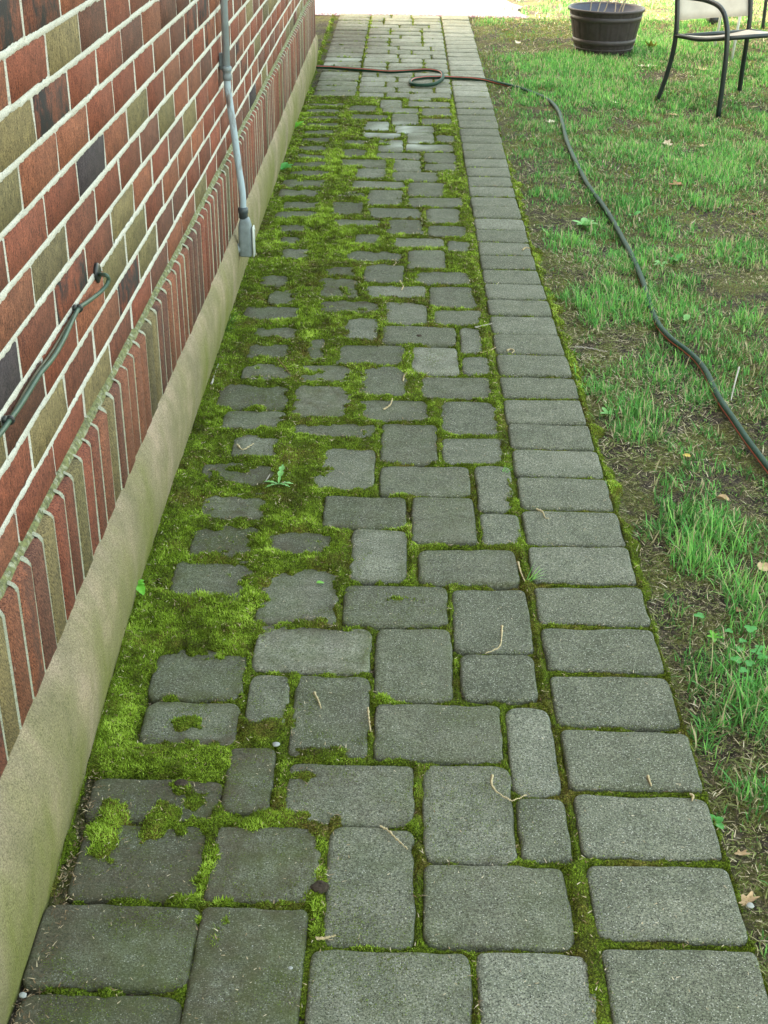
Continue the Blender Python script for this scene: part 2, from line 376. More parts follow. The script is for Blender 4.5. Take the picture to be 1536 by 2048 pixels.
# soldier course
mb = MB(); cols = []; darks = []; ms = MB(); DS = LB / 3; y = -.6; X_S = -.513
ys = []
while y < Y_END - .01: ys.append(y); y += .0655 * random.uniform(.94, 1.06)
bed = []
for i in range(len(ys) - 1):
    ya, yb = ys[i], ys[i + 1]; dz = float(wallz((ya + yb) / 2)); c = brick_color(); g = random.uniform(.0018, .0042)
    c = tuple(np.array(random.choice(OLV)) * .9) if random.random() < .13 + .25 * (ya < 2.3) else tuple(np.array(random.choice(RED)) * random.uniform(.85, 1.05))
    zt = .407 + dz + random.uniform(-.0015, .001); xf = X_S + random.uniform(-.0012, .0012); n0 = mb.n
    # front face with a sloping, worn upper edge
    zb = .16; ch = random.uniform(.007, .012)
    V = np.array([(xf - .07, ya + g, zb), (xf, ya + g, zb), (xf, ya + g, zt - ch), (xf - .0045, ya + g, zt - ch * .35), (xf - .014, ya + g, zt), (xf - .07, ya + g, zt + .004)])
    W = V.copy(); W[:, 1] = yb - g
    A = V.copy(); B = W.copy(); Vi = V.copy(); Vi[:, 1] += .0022; Vi[1:4, 0] += .0; Wi = W.copy(); Wi[:, 1] -= .0022
    A[1:5, 0] -= .0025; B[1:5, 0] -= .0025
    allv = np.vstack([A, Vi, Wi, B]) + RNG.normal(0, .0007, (24, 3)); q = []
    for s in range(3):
        for k in range(5): q.append((s * 6 + k, s * 6 + k + 1, (s + 1) * 6 + k + 1, (s + 1) * 6 + k))
    q += [(0, 5, 4, 3), (0, 3, 2, 1), (18, 19, 20, 21), (18, 21, 22, 23)]
    mb.add(allv, q); cols += [c] * 24; darks += [.55 if random.random() < .15 else .1] * 24
    # vertical mortar bead, climbing over the top edge
    zs = np.linspace(.165, zt - .006, 26); hw = np.maximum(g + .0009 + .0008 * fbm(zs * 120, zs * 0 + ya * 9, 6) + .0008 * fbm(zs * 420, zs * 0 + ya * 9, 7), .0007)
    pth = np.concatenate([np.stack([np.full(26, X_S - .0002), zs], 1), [[X_S - .003, zt - .001], [X_S - .010, zt + .003], [X_S - .02, zt + .006]]]); hw = np.concatenate([hw, [hw[-1] * 1.3] * 3])
    m_ = len(pth); L = np.stack([pth[:, 0] - .0035, ya - hw, pth[:, 1]], 1); C = np.stack([pth[:, 0] + .0006, np.full(m_, ya), pth[:, 1]], 1); R = np.stack([pth[:, 0] - .0035, ya + hw, pth[:, 1]], 1)
    V = np.stack([L, C, R], 1).reshape(-1, 3); a = (np.arange(m_ - 1)[:, None] * 3 + np.arange(2)[None]).ravel(); ms.add(V, np.stack([a, a + 1, a + 4, a + 3], 1))
mb.build('soldier_course', M_SOLD, house, attrs={'dark': darks}, colors=np.array(cols))
ms.box((X_S - .045 - .006, (Y_END - .61) / 2, .27), (.09, Y_END + .57, .22))
ms.build('soldier_mortar', mat_mortar('pale_soldier_mortar', (.47, .465, .39), .35), house); ms = MB()
# mortar wash on the ledge
y = np.arange(-.6, Y_END, .006); P5 = []
for j, (xx, zz) in enumerate([(X_W - .006, .420), (X_W + .001, .4165), (X_W + .0045, .4130), (X_W + .0065, .4100), (X_W + .008, .405)]):
    P5.append(np.stack([xx + .0016 * fbm(y * 60, y * 0 + j * 3.1, 40 + j), y, zz + wallz(y) + .0014 * fbm(y * 90, y * 0 + j * 5.7, 50)], 1))
V = np.stack(P5, 1).reshape(-1, 3); a = (np.arange(len(y) - 1)[:, None] * 5 + np.arange(4)[None]).ravel(); ms.add(V, np.stack([a, a + 5, a + 6, a + 1], 1))
ms.build('ledge_mortar', M_MORTG, house)
# foundation: parged, bulging a little over the bricks
def basex(y): return np.interp(y, [0, 1.1, 1.35, 1.6, 2.0, 2.6, 3.4, 4.2, 8], [-.478, -.478, -.478, -.484, -.497, -.505, -.505, -.512, -.516])
y = np.arange(-.6, Y_END + .012, .02); rows = []
prof = [(-.530, .222, 0), (-.5118, .213, 0), (-.5065, .205, .1), (-.502, .190, .3), (-.4985, .165, .6), (-.4985, .12, .85), (-.501, .07, .96), (-.506, .03, 1), (-.512, .0, 1), (-.52, -.06, 1)]
for (xx, zz, k) in prof:
    d = (basex(y) + .513) * k
    x_ = xx + d + .0012 * fbm(y * 1.4, y * 0 + zz * 12, 60) * min(1, k * 3 + .2) + .0012 * fbm(y * 18, y * 0 + zz * 90, 61)
    rows.append(np.stack([x_, y, zz - .018 * sstep(2.4, 3.4, y) * (zz > .1) + wallz(y) + .0022 * fbm(y * 55, y * 0, 62) * (zz > .2)], 1))
V = np.stack(rows, 1).reshape(-1, 3); n = len(prof); a = (np.arange(len(y) - 1)[:, None] * n + np.arange(n - 1)[None]).ravel()
f = MB().add(V, np.stack([a, a + 1, a + n + 1, a + n], 1))
e0 = (len(y) - 1) * n; c0 = f.n; f.add([(-.62, Y_END + .01, .21), (-.62, Y_END + .01, -.06)])
f.f3.append(np.array([(c0, e0 + i, e0 + i + 1) for i in range(n - 1)] + [(c0, e0 + n - 1, c0 + 1)]))
f.box((-.575, (Y_END - .6) / 2, .06), (.11, Y_END + .59, .24))
f.build('foundation', mat_foundation(), house, smooth=True)
# body of the house: upper wall, unseen set-back wing added to place the shadow edge, roof
def mat_brickfar():
    m, nt, b = newmat('upper_brickwork', .9, .2)
    t = N(nt, 'ShaderNodeTexBrick'); mp = N(nt, 'ShaderNodeMapping'); mp.inputs['Rotation'].default_value = (0, math.radians(90), math.radians(90))
    nt.links.new(coords(nt), mp.inputs[0]); nt.links.new(mp.outputs[0], t.inputs['Vector'])
    t.inputs['Scale'].default_value = 1; t.inputs['Brick Width'].default_value = LB; t.inputs['Row Height'].default_value = DZ; t.inputs['Mortar Size'].default_value = .006
    t.inputs['Color1'].default_value = (.235, .068, .045, 1); t.inputs['Color2'].default_value = (.15, .07, .05, 1); t.inputs['Mortar'].default_value = (.6, .58, .52, 1)
    nt.links.new(t.outputs[0], b.inputs['Base Color']); return m
zt = Z_A + NTOP * DZ + .008
b = MB(); b.box((-3.27, 3.6, (zt + 5.2) / 2), (5.47, 8.43, 5.2 - zt)); b.box((-3.35, 3.605, (zt - .1) / 2), (5.47, 8.39, zt + .1))
b.box((-4.1, 8.9, 2.55), (5.0, 2.17, 5.3)); b.build('upper_wall', mat_brickfar(), house)
b = MB(); b.add([(-6.3, -.9, 5.2), (-.15, -.9, 5.2), (-.15, 8.15, 5.2), (-6.3, 8.15, 5.2), (-3.2, -.9, 6.7), (-3.2, 8.15, 6.7)],
      [(0, 3, 2, 1), (1, 2, 5, 4), (3, 0, 4, 5)], [(0, 1, 4), (2, 3, 5)])
b.build('roof', simple('roof_shingle', (.09, .085, .08), .9), house)
# ------------------------------------------------------------------ the paved path
# bare (moss-free) face of each paver as it is seen today: left, top, right, bottom
SEEN = [
 (650,1652,829,1890),(846,1728,1140,1894),(612,1900,945,2110),(965,1905,1168,2110),(845,1527,1028,1722),(1017,1413,1112,1588),(1037,1595,1138,1720),
 (748,1410,1003,1519),(570,1525,828,1648),(583,1350,738,1512),(450,1490,546,1625),(496,1348,572,1432),(750,1256,905,1400),(920,1308,1073,1400),
 (906,1175,1060,1303),(515,1262,738,1344),(421,1652,617,1794),(160,1650,405,1790),(175,1555,440,1640),(62,1806,390,1975),(379,1815,605,2075),(15,1985,358,2130),
 (283,1402,475,1490),(310,1310,480,1395),(685,1168,896,1250),(532,1143,665,1240),(700,1058,814,1160),(552,1065,655,1105),(646,992,812,1055),(824,992,951,1085),
 (836,1100,1034,1168),(759,930,940,990),(955,936,1004,1022),(968,1028,1020,1087),(650,902,748,977),(763,848,872,924),(886,879,995,924),(888,803,986,868),
 (728,800,850,840),(848,754,974,795),(735,738,803,788),(597,778,687,830),(832,693,914,748),(680,692,800,727),(777,655,909,688),(922,659,955,707),(928,715,970,748),
 (610,731,690,758),(650,604,750,623),(779,610,853,647),(875,624,950,649),(440,772,564,815),(450,820,560,855),(470,873,548,908),(408,928,533,963),(408,995,521,1033),
 (390,1057,498,1104),(350,1132,484,1190),(590,852,750,870),(699,643,744,678),(622,682,642,717),(490,735,570,757),(500,692,570,714),(512,655,585,675),(491,615,595,638),
 (541,585,582,609),(524,555,574,570),(566,502,603,518),(564,476,596,489),(560,452,612,464),(553,425,628,435),(570,404,630,417),(557,381,636,392),(566,361,646,373),
 (582,342,650,352),(588,326,652,335),(596,309,650,318),(600,292,655,301),(606,276,660,284),(612,261,668,268),(615,246,672,253),(612,233,676,239),(614,220,680,226),(616,207,684,212),
 (860,574,942,613),(740,574,847,593),(646,558,711,593),(837,545,930,568),(733,533,802,564),(659,535,704,551),(820,504,887,537),(702,504,798,522),(793,479,882,495),
 (899,485,932,503),(715,470,752,488),(781,440,841,468),(862,454,926,473),(677,440,756,452),(858,417,916,446),(740,415,839,435),(665,404,721,429),(818,396,916,413),
 (742,382,800,411),(682,382,723,394),(818,365,882,392),(713,363,806,377),(789,344,872,361),(715,336,769,357),(791,319,841,342),(851,328,907,342),(686,319,771,334),
 (849,305,907,326),(752,305,839,317),(686,299,727,313),(686,281,730,290),(756,278,806,303),(814,288,903,303),(814,266,868,286),(731,266,797,276),(876,272,905,284),(789,251,868,266),
 (731,241,777,261),(783,228,837,249),(845,237,901,249),(704,230,775,239),(847,216,899,232),(764,216,837,226),(702,210,750,224),(760,199,804,216),(818,203,897,214),(818,189,862,201),
]
PATH_Z = 0.0
seen = []
for (xl, yt, xr, yb) in SEEN:
    ym = (yt + yb) / 2; xm = (xl + xr) / 2
    seen.append([G(xl, ym).x, G(xm, yb).y, G(xr, ym).x, G(xm, yt).y])
y_far_seen = 6.93
# right border course, one row after another
JY = [1885,1720,1583,1455,1345,1250,1168,1090,1018,953,897,845,795,752,708,668,630,597,566,537,510]
jy = [G(1320 - (1885 - y) * .235, y).y for y in JY]
jy = [jy[0] - .155 * k for k in range(7, 0, -1)] + jy
while jy[-1] < 9.95: jy.append(jy[-1] + .1515)
def xr_edge(y): return np.interp(y, [0, 1.2, 1.6, 2.3, 3.4, 4.3, 5.2, 6.5, 10], [.496, .494, .489, .480, .466, .448, .444, .452, .453])
def xr_joint(y): return np.interp(y, [0, 1.25, 1.9, 4, 7, 10], [.283, .280, .267, .261, .254, .250])
border = []
for i in range(len(jy) - 1):
    yc = (jy[i] + jy[i + 1]) / 2; g = .0045 + (.003 if yc < 2.4 else .001)
    border.append([float(xr_joint(yc)) + .006, jy[i] + g, float(xr_edge(yc)) + random.uniform(-.002, .002), jy[i + 1] - g])
# left course and field further away than the traced part, and a little in front of the picture
def gap(xa, ya, xb, yb, mx, my): seen.append([xa + mx, ya + my, xb - mx, yb - my])
y = 6.97; r = 0
while y < 9.9:
    h = .150; d = (9.9 - y) / 3
    gap(-.482, y, -.252, y + h, .004, .005 + .004 * (y < 7.4)); y += h
y = 6.96
W_ = [.207, .15]
while y < 9.9:
    x = -.245; L = random.choice([(.21, .14, .14), (.14, .21, .14), (.14, .14, .21), (.2, .2, .09), (.09, .2, .2)]); h = .150
    for w in L:
        w = w + .003; gap(x, y, x + w - .004, y + h, .006, .005); x += w
    y += h
for k in range(7):
    yb = 1.075 - .155 * k
    x = -.475
    for w in random.choice([(.21, .21, .14, .19), (.21, .14, .21, .19), (.21, .19, .14, .21)]):
        if x < .27: gap(x, yb - .15, min(x + w, .272), yb, .006, .005); x += w
n_l = len(seen)
allp = [list(p) for p in seen] + [list(b) for b in border]
# where a bare face is smaller than its paver (moss creeps over the edges) the stone itself reaches on below the moss
P = np.array(allp); true = P.copy()
for it in range(14):
    for i in range(n_l):
        for side in range(4):
            t = true[i].copy(); s = .0025 if side >= 2 else -.0025; t[side] += s
            if abs(t[side] - P[i][side]) > .026: continue
            if side == 0 and (t[0] < -.487 or (P[i][0] < -.3 and P[i][1] > 1.0 and P[i][0] - t[0] > .008)): continue
            if t[2] - t[0] > .222 or t[3] - t[1] > .222: continue
            if min(t[2] - t[0], t[3] - t[1]) > .158: continue
            g = .0075; o = true
            hit = (o[:, 0] < t[2] + g) & (o[:, 2] > t[0] - g) & (o[:, 1] < t[3] + g) & (o[:, 3] > t[1] - g); hit[i] = False
            if not hit.any(): true[i] = t
# surface of one paver
def pale_at(x, y):  # pale patches blended into the colour of the far pavers
    s = np.zeros_like(x)
    for (px_, py_, a, b, k) in [(785,258,.15,.16,.8),(745,264,.10,.10,.7),(825,290,.13,.09,.6),(690,118,.16,.10,.4),(640,128,.12,.10,.45),(800,225,.05,.04,.3)]:
        c = G(px_, py_); d = np.sqrt(((x - c.x) / a) ** 2 + ((y - c.y) / b) ** 2)
        s = np.maximum(s, k * np.clip(1.25 - d, 0, 1) * (.5 + .9 * (fbm(x * 25, y * 25, 70) + .4)))
    return np.clip(s, 0, .8)
def dirt_at(x, y):
    s = np.zeros_like(x)
    for (px_, py_, a, b, k) in [(690,80,.26,.55,1.0),(650,62,.2,.4,.9),(420,1520,.07,.05,1),(400,1570,.06,.05,.9),(240,1750,.09,.06,.7),(430,1700,.05,.10,.7),(130,1650,.07,.09,.8),(360,1760,.08,.05,.7),(600,1560,.05,.04,.5),(230,1560,.08,.03,.5),(560,1120,.05,.06,.7),(660,1060,.05,.03,.7),(600,1250,.09,.03,.5),(100,1990,.10,.03,.5)]:
        c = G(px_, py_); d = np.sqrt(((x - c.x) / a) ** 2 + ((y - c.y) / b) ** 2); s = np.maximum(s, k * np.clip(1.5 - d + .7 * fbm(x * 20, y * 20, 72), 0, 1))
    e = x - basex(y); s = np.maximum(s, .85 * (1 - sstep(.02, .075, e + .03 * fbm(x * 22, y * 16, 73))))
    return np.clip(s, 0, .95)
mb = MB(); A_t, A_s, A_g, A_d = [], [], [], []
for i, (x0, y0, x1, y1) in enumerate(true):
    w, d = x1 - x0, y1 - y0; near = y0 < 2.8; st = .011 if near else .02 if y0 < 5 else .035
    es = [0, .0012, .003, .006, .010] if near else [0, .002, .006]
    def cuts(L):
        n = max(2, int((L - 2 * es[-1]) / st)); return np.array(es + list(np.linspace(es[-1], L - es[-1], n + 1)[1:-1]) + [L - e for e in es[::-1]])
    u = cuts(w); v = cuts(d); U, Vv = np.meshgrid(u, v, indexing='ij'); R_ = random.uniform(.011, .024) if i < n_l else random.uniform(.008, .017)
    R_ = min(R_, w * .35, d * .35)
    # pull corner zone onto the arc
    cx, cy = U - w / 2, Vv - d / 2; hx, hy = w / 2 - R_, d / 2 - R_
    qx = np.maximum(np.abs(cx) - hx, 0); qy = np.maximum(np.abs(cy) - hy, 0); mxq = np.maximum(qx, qy); l2 = np.sqrt(qx * qx + qy * qy) + 1e-9
    k = np.where(l2 > 0, mxq / l2, 1); cx = np.sign(cx) * (np.minimum(np.abs(cx), hx) + qx * k); cy = np.sign(cy) * (np.minimum(np.abs(cy), hy) + qy * k)
    qx = np.maximum(np.abs(cx) - hx, 0); qy = np.maximum(np.abs(cy) - hy, 0)
    e = np.minimum(R_ - np.sqrt(qx ** 2 + qy ** 2), np.minimum(w / 2 - np.abs(cx), d / 2 - np.abs(cy)) + 0)
    e = np.maximum(e, 0); X = cx + (x0 + x1) / 2; Y = cy + (y0 + y1) / 2
    wob = .0030 if i < n_l else .0020
    wx = wob * fbm(X * 28, Y * 28, 80 + i) + .0008 * fbm(X * 120, Y * 120, 81); wy = wob * fbm(X * 28, Y * 28, 90 + i) + .0008 * fbm(X * 120, Y * 120, 91)
    er = .0068 + .0050 * fbm(X * 30, Y * 30, 99) + .010 * np.clip(fbm(X * 14, Y * 14, 98 + i) - .45, 0, 1); er = np.maximum(er, .003)
    z = -np.where(e < er, er - np.sqrt(np.maximum(er ** 2 - (er - e) ** 2, 0)), 0)
    tx, ty = random.uniform(-.014, .014), random.uniform(-.014, .014)
    z = z + random.uniform(-.0028, .0022) + tx * cx + ty * cy + .0011 * fbm(X * 16, Y * 16, 101) + .0004 * fbm(X * 90, Y * 90, 102)
    a = random.uniform(-.008, .008); XX = X + wx - a * cy; YY = Y + wy + a * cx
    nu, nv = U.shape; V = np.stack([XX, YY, z], 2).reshape(-1, 3)
    a0 = (np.arange(nu - 1)[:, None] * nv + np.arange(nv - 1)[None]).ravel(); q = np.stack([a0, a0 + nv, a0 + nv + 1, a0 + 1], 1)
    ring = [r * nv for r in range(nu)] + [(nu - 1) * nv + c for c in range(1, nv)] + [r * nv + nv - 1 for r in range(nu - 2, -1, -1)] + [c for c in range(nv - 2, 0, -1)]
    ring = np.array(ring); low = V[ring].copy(); low[:, 2] = -.034; n0 = len(V); V = np.vstack([V, low]); m_ = len(ring); j = np.arange(m_); jn = (j + 1) % m_
    q2 = np.stack([ring[jn], ring[j], n0 + j, n0 + jn], 1); mb.add(V, np.vstack([q, q2]))
    tone = random.uniform(.30, .72) if i < n_l else random.uniform(.38, .62)
    if random.random() < .10: tone += .2
    if (x0 + x1) / 2 < -.2: tone -= .07
    if 4.0 < y0 < 6.5 and i < n_l: tone -= .10
    if y0 > 6.9: tone += .36  # far pavers painted lighter, standing in for the sky light there
    gr = .14 + .40 * (x0 < -.25) + .25 * (x0 < .1)
    cc = G(200, 1890)
    if x0 < -.2 and y0 < 1.32: gr += .55
    nn = len(V); A_t.append(np.full(nn, tone)); A_s.append(pale_at(V[:, 0], V[:, 1])); A_d.append(dirt_at(V[:, 0], V[:, 1]))
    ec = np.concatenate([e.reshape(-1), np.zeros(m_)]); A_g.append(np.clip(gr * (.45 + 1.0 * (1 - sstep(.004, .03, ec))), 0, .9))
path = mb.build('path', mat_paver(), smooth=True, attrs={'tone': np.concatenate(A_t), 'pale_patch': np.concatenate(A_s), 'green': np.concatenate(A_g), 'dirt': np.concatenate(A_d)}); kind(path, 'structure')

# ------------------------------------------------------------------ moss
blobs = [(200,1660,62,72,1),(215,1722,45,22,.7),(325,1648,62,46,1),(428,1720,34,72,.7),(150,1595,30,24,.8),(395,1600,50,34,.7),(400,1505,62,34,.9),(520,1462,46,24,.9),(592,1440,24,56,.8),(645,1505,85,22,.9),(605,1548,70,20,.8),(568,1600,22,50,.6),(440,1868,46,40,.8),(260,1600,28,12,.7),(520,1330,22,50,.5),(560,1350,60,12,.7),(700,1120,20,50,.7),(640,1240,40,14,.7),(198,1655,52,58,1),(330,1640,62,36,.9),(378,1447,52,26,.8),(430,1690,45,40,.5),(440,1485,55,16,.5),(250,1600,24,10,.8),(452,1850,42,40,.6),
         (640,1860,30,40,1),(560,1635,75,26,1),(505,1655,40,30,.9),(600,1500,60,20,.6),(860,1640,22,40,.9),(765,1395,30,14,.8),(300,1500,60,18,.8),(340,1735,60,18,.6),(270,1770,50,14,.8),(390,1760,40,22,.8),(175,1620,40,16,.7),(410,1590,30,40,.7),(130,1790,50,8,.6),(520,1540,50,16,.6),(620,1790,30,30,.7),(660,1690,16,30,.6),
         (1300,1570,30,9,.8),(945,1600,6,6,.1),(370,1880,12,14,.5),(450,1510,60,12,.5),(700,1500,50,12,.5),(1155,1790,20,60,.7),(540,1350,30,12,.4),(600,1620,12,8,.5)]
BL = []
for (px_, py_, a, b, k) in blobs:
    c = G(px_, py_); BL.append((c.x, c.y, abs(G(px_ + a, py_).x - c.x), abs(G(px_, py_ - b).y - c.y), k))
edge_l = lambda y: basex(y) + .004
def bare_sd(X, Y):
    """distance inside the nearest bare stone face (negative: outside it)"""
    S = np.full(X.shape, -.2)
    xs, ys_ = X[:, 0], Y[0]
    allb = np.vstack([P[:n_l], np.array(border)])
    for i, (x0, y0, x1, y1) in enumerate(allb):
        pad = .07; ia, ib = np.searchsorted(xs, [x0 - pad, x1 + pad]); ja, jb = np.searchsorted(ys_, [y0 - pad, y1 + pad])
        if ib <= ia or jb <= ja: continue
        r = (.014 + .012 * ((i * 37) % 10) / 10) if i < n_l else .010; r = min(r, (x1 - x0) * .4, (y1 - y0) * .4)
        cx = np.abs(X[ia:ib, ja:jb] - (x0 + x1) / 2) - (x1 - x0) / 2 + r; cy = np.abs(Y[ia:ib, ja:jb] - (y0 + y1) / 2) - (y1 - y0) / 2 + r
        dd = np.sqrt(np.maximum(cx, 0) ** 2 + np.maximum(cy, 0) ** 2) + np.minimum(np.maximum(cx, cy), 0) - r
        S[ia:ib, ja:jb] = np.maximum(S[ia:ib, ja:jb], -dd)
    return S
def moss_field(X, Y):
    """>0 where moss grows: metres into the moss"""
    S = -bare_sd(X, Y); left = 1 - sstep(-.1, .25, X)
    amp = np.where(X > xr_joint(Y), .0026, .0048) + .0065 * left * sstep(1.2, 1.55, Y) * (1 - .6 * sstep(5.5, 7, Y)) + .007 * left * (1 - sstep(-.3, -.1, X)) * (Y > 0)
    M = S + amp * fbm(X * 34, Y * 34, 200, 3) * 1.7 + .0030 * fbm(X * 110, Y * 110, 210, 2) - .0002
    for (cx, cy, a, b, k) in BL:
        d = np.sqrt(((X - cx) / a) ** 2 + ((Y - cy) / b) ** 2) + .55 * fbm(X * 45, Y * 45, 220, 3)
        M = np.maximum(M, (1 - d) * min(a, b) * .6 * k)
    M = np.maximum(M, (fbm(X * 12, Y * 12, 225, 4) + .16 * fbm(X * 70, Y * 70, 226, 2) - .40) * .05 * left * sstep(1.25, 1.5, Y) * (1 - sstep(6.0, 7, Y)) - (1 - left) * .01)
    M = M - .0022 * sstep(6.9, 7.4, Y) - .02 * sstep(7.0, 7.4, Y) * (X < -.44)
    # dry, bare joints here and there, fewer where the moss is thick
    dry = fbm(X * 9, Y * 9, 230, 3) - .10 - .75 * left * sstep(1.5, 1.9, Y) + .35 * sstep(7.2, 8.2, Y) * (1 - left)
    M = M - np.clip(dry, 0, 1) * .03
    # a strip of dark crumbs along the foundation
    wallgap = X - edge_l(Y); M = M - .02 * (1 - sstep(.008, .036, wallgap + .022 * fbm(X * 20, Y * 14, 240)))
    M = np.where(X > xr_edge(Y) + .004, -.01, M)
    return M
def on_edge_strip(X, Y):
    e = X - xr_edge(Y); k = sstep(1.9, 2.6, Y) * (1 - sstep(5.2, 6.0, Y)); k = .22 + .5 * k - .5 * sstep(6, 7.5, Y)
    return (.035 * k - e) * .7 + .030 * (k + .15) * fbm(X * 16, Y * 16, 250, 3) - np.clip(.3 - k, 0, 1) * .03
def height(X, Y, M):
    t = sstep(0, .012, M); c = 1 - np.abs(fbm(X * 26, Y * 26, 261, 3)) * 1.6; return -.006 + t * (.0062 + .0080 * np.clip(M / .03, 0, 1) * np.clip(c, 0, 1)) + .0022 * fbm(X * 60, Y * 60, 260) * t
mb = MB()
for (ya, yb, st) in [(.2, 1.05, .006), (1.05, 2.6, .0028), (2.6, 5.0, .0045), (5.0, 9.96, .008)]:
    xs = np.arange(-.53, .56, st); ys_ = np.arange(ya, yb + st, st); X, Y = np.meshgrid(xs, ys_, indexing='ij'); M = moss_field(X, Y)
    strip = X > xr_edge(Y) + .004; M = np.where(strip, on_edge_strip(X, Y), M); Z = height(X, Y, M)
    Z = np.where(strip, Z - .006 - .05 * np.clip(X - xr_edge(Y) - .01, 0, .2), Z)
    Z = np.where(M < 0, -.0115 + .0015 * fbm(X * 90, Y * 90, 262) - np.where(strip, .02, 0), Z)
    keep = (M > -st * 1.2); kk = keep[:-1, :-1] | keep[1:, :-1] | keep[:-1, 1:] | keep[1:, 1:]
    nx, ny = X.shape; idx = np.arange(nx * ny).reshape(nx, ny)
    q = np.stack([idx[:-1, :-1], idx[1:, :-1], idx[1:, 1:], idx[:-1, 1:]], 2)[kk]
    used = np.unique(q); remap = np.zeros(nx * ny, int); remap[used] = np.arange(len(used))
    V = np.stack([X, Y, Z], 2).reshape(-1, 3)[used]; mb.add(V, remap[q])
moss = mb.build('moss', mat_mossmat(), smooth=True); kind(moss, 'stuff')

def strips(base, az, lean, ln, wd, curl, seg=2):
    """many tapering blades in one go -> V, quads, tris; az lean curl in radians"""
    n = len(base); t = np.linspace(0, 1, seg + 1); ang = lean[:, None] + curl[:, None] * t[None]       # angle from vertical
    step = (ln / seg)[:, None]; dx = np.sin(ang) * step; dz = np.cos(ang) * step
    R = np.concatenate([np.zeros((n, 1)), np.cumsum(dx[:, :-1], 1)], 1); Hh = np.concatenate([np.zeros((n, 1)), np.cumsum(dz[:, :-1], 1)], 1)
    cx, cy = np.cos(az)[:, None], np.sin(az)[:, None]
    px_ = base[:, 0:1] + cx * R; py_ = base[:, 1:2] + cy * R; pz = base[:, 2:3] + Hh
    w = wd[:, None] * (1 - t[None] ** 2) * .5; sx, sy = -cy * w, cx * w
    V = np.empty((n, 2 * seg + 1, 3)); nseg = seg
    for k in range(nseg):
        V[:, 2 * k] = np.stack([px_[:, k] - sx[:, k], py_[:, k] - sy[:, k], pz[:, k]], 1); V[:, 2 * k + 1] = np.stack([px_[:, k] + sx[:, k], py_[:, k] + sy[:, k], pz[:, k]], 1)
    V[:, 2 * seg] = np.stack([px_[:, seg], py_[:, seg], pz[:, seg]], 1)
    o = (np.arange(n) * (2 * seg + 1))[:, None]; q = np.concatenate([o + np.array([[2 * k, 2 * k + 1, 2 * k + 3, 2 * k + 2]]) for k in range(seg - 1)]) if seg > 1 else np.zeros((0, 4), int)
    tr = o + np.array([[2 * seg - 2, 2 * seg - 1, 2 * seg]])
    return V.reshape(-1, 3), q, tr
def blades_obj(name, mat, parts):
    mb = MB(); tint = []
    for (base, az, lean, ln, wd, curl, tn, seg) in parts:
        V, q, t = strips(base, az, lean, ln, wd, curl, seg); mb.add(V, q, t); tint.append(np.repeat(tn, 2 * seg + 1))
    return mb.build(name, mat, attrs={'tint': np.concatenate(tint)})
U_ = lambda n, a, b: RNG.uniform(a, b, n)
parts = []; mossparts_sparse = []
def grid_sample(ya, yb, n, film=False):
    st = .0035; xs = np.arange(-.53, .56, st); ys_ = np.arange(ya, yb, st); X, Y = np.meshgrid(xs, ys_, indexing='ij'); M = moss_field(X, Y)
    strip = X > xr_edge(Y) + .004; M = np.where(strip, on_edge_strip(X, Y), M); Z = height(X, Y, M); Z = np.where(strip, Z - .006 - .05 * np.clip(X - xr_edge(Y) - .01, 0, .2), Z)
    ok = np.argwhere(M > .0005 if not film else (M > -.010) & (M <= .0005)); pick = ok[RNG.integers(0, len(ok), int(n * len(ok) * st * st))]
    i, j = pick[:, 0], pick[:, 1]; jit = RNG.uniform(-st / 2, st / 2, (len(i), 2))
    return X[i, j] + jit[:, 0], Y[i, j] + jit[:, 1], Z[i, j], M[i, j], strip[i, j]
LUSH = [(198,1655,.07),(450,855,.10),(400,1240,.14),(330,1290,.10),(350,1090,.10),(210,1440,.09),(540,1630,.06),(620,630,.12),(640,1780,.06),(450,1760,.10),(690,480,.2),(680,330,.2),(770,1395,.05),(420,845,.1),(640,450,.2),(560,1080,.10)]
LU = [(G(a, b).x, G(a, b).y, r) for a, b, r in LUSH]
for (ya, yb, dens, l0, w0) in [(.3, 1.1, 1.2e5, .0055, .0015), (1.1, 2.0, 4.6e5, .0048, .0013), (2.0, 3.2, 2.8e5, .0055, .0016), (3.2, 5.0, 1.3e5, .0075, .0019), (5.0, 7.2, .7e5, .009, .0026), (7.2, 9.95, .4e5, .010, .0032)]:
    x, y, z, m, s = grid_sample(ya, yb, dens); n = len(x)
    lush = np.zeros(n)
    for (cx, cy, r) in LU: lush = np.maximum(lush, np.clip(1.3 - np.hypot((x - cx) / r, (y - cy) / (r * 1.3)), 0, 1))
    lush = np.clip(lush * .8 + .9 * fbm(x * 16, y * 16, 280) - .15, 0, 1)
    tn = .41 - .14 * (1 - np.clip(m / .008, 0, 1)) - .12 * sstep(-.05, .2, x) * (1 - sstep(2.6, 4.0, y)) * (1 - s) + .32 * fbm(x * 8, y * 8, 270) + .40 * fbm(x * 38, y * 38, 271, 2) + .17 * RNG.normal(0, 1, n) + .20 * lush + np.where(s, .12, 0) + .08 * sstep(4, 6, y)  # narrow joints tinted darker: painted shade as well as browner moss
    ln = l0 * (1 + .75 * lush) * U_(n, .6, 1.35) * (.38 + .62 * np.clip(m / .008, 0, 1))
    parts.append((np.stack([x, y, z - .0015], 1), U_(n, 0, 6.283), U_(n, .15, 1.35), ln, w0 * U_(n, .7, 1.3), U_(n, 0, .8), np.clip(tn, 0, 1), 2))
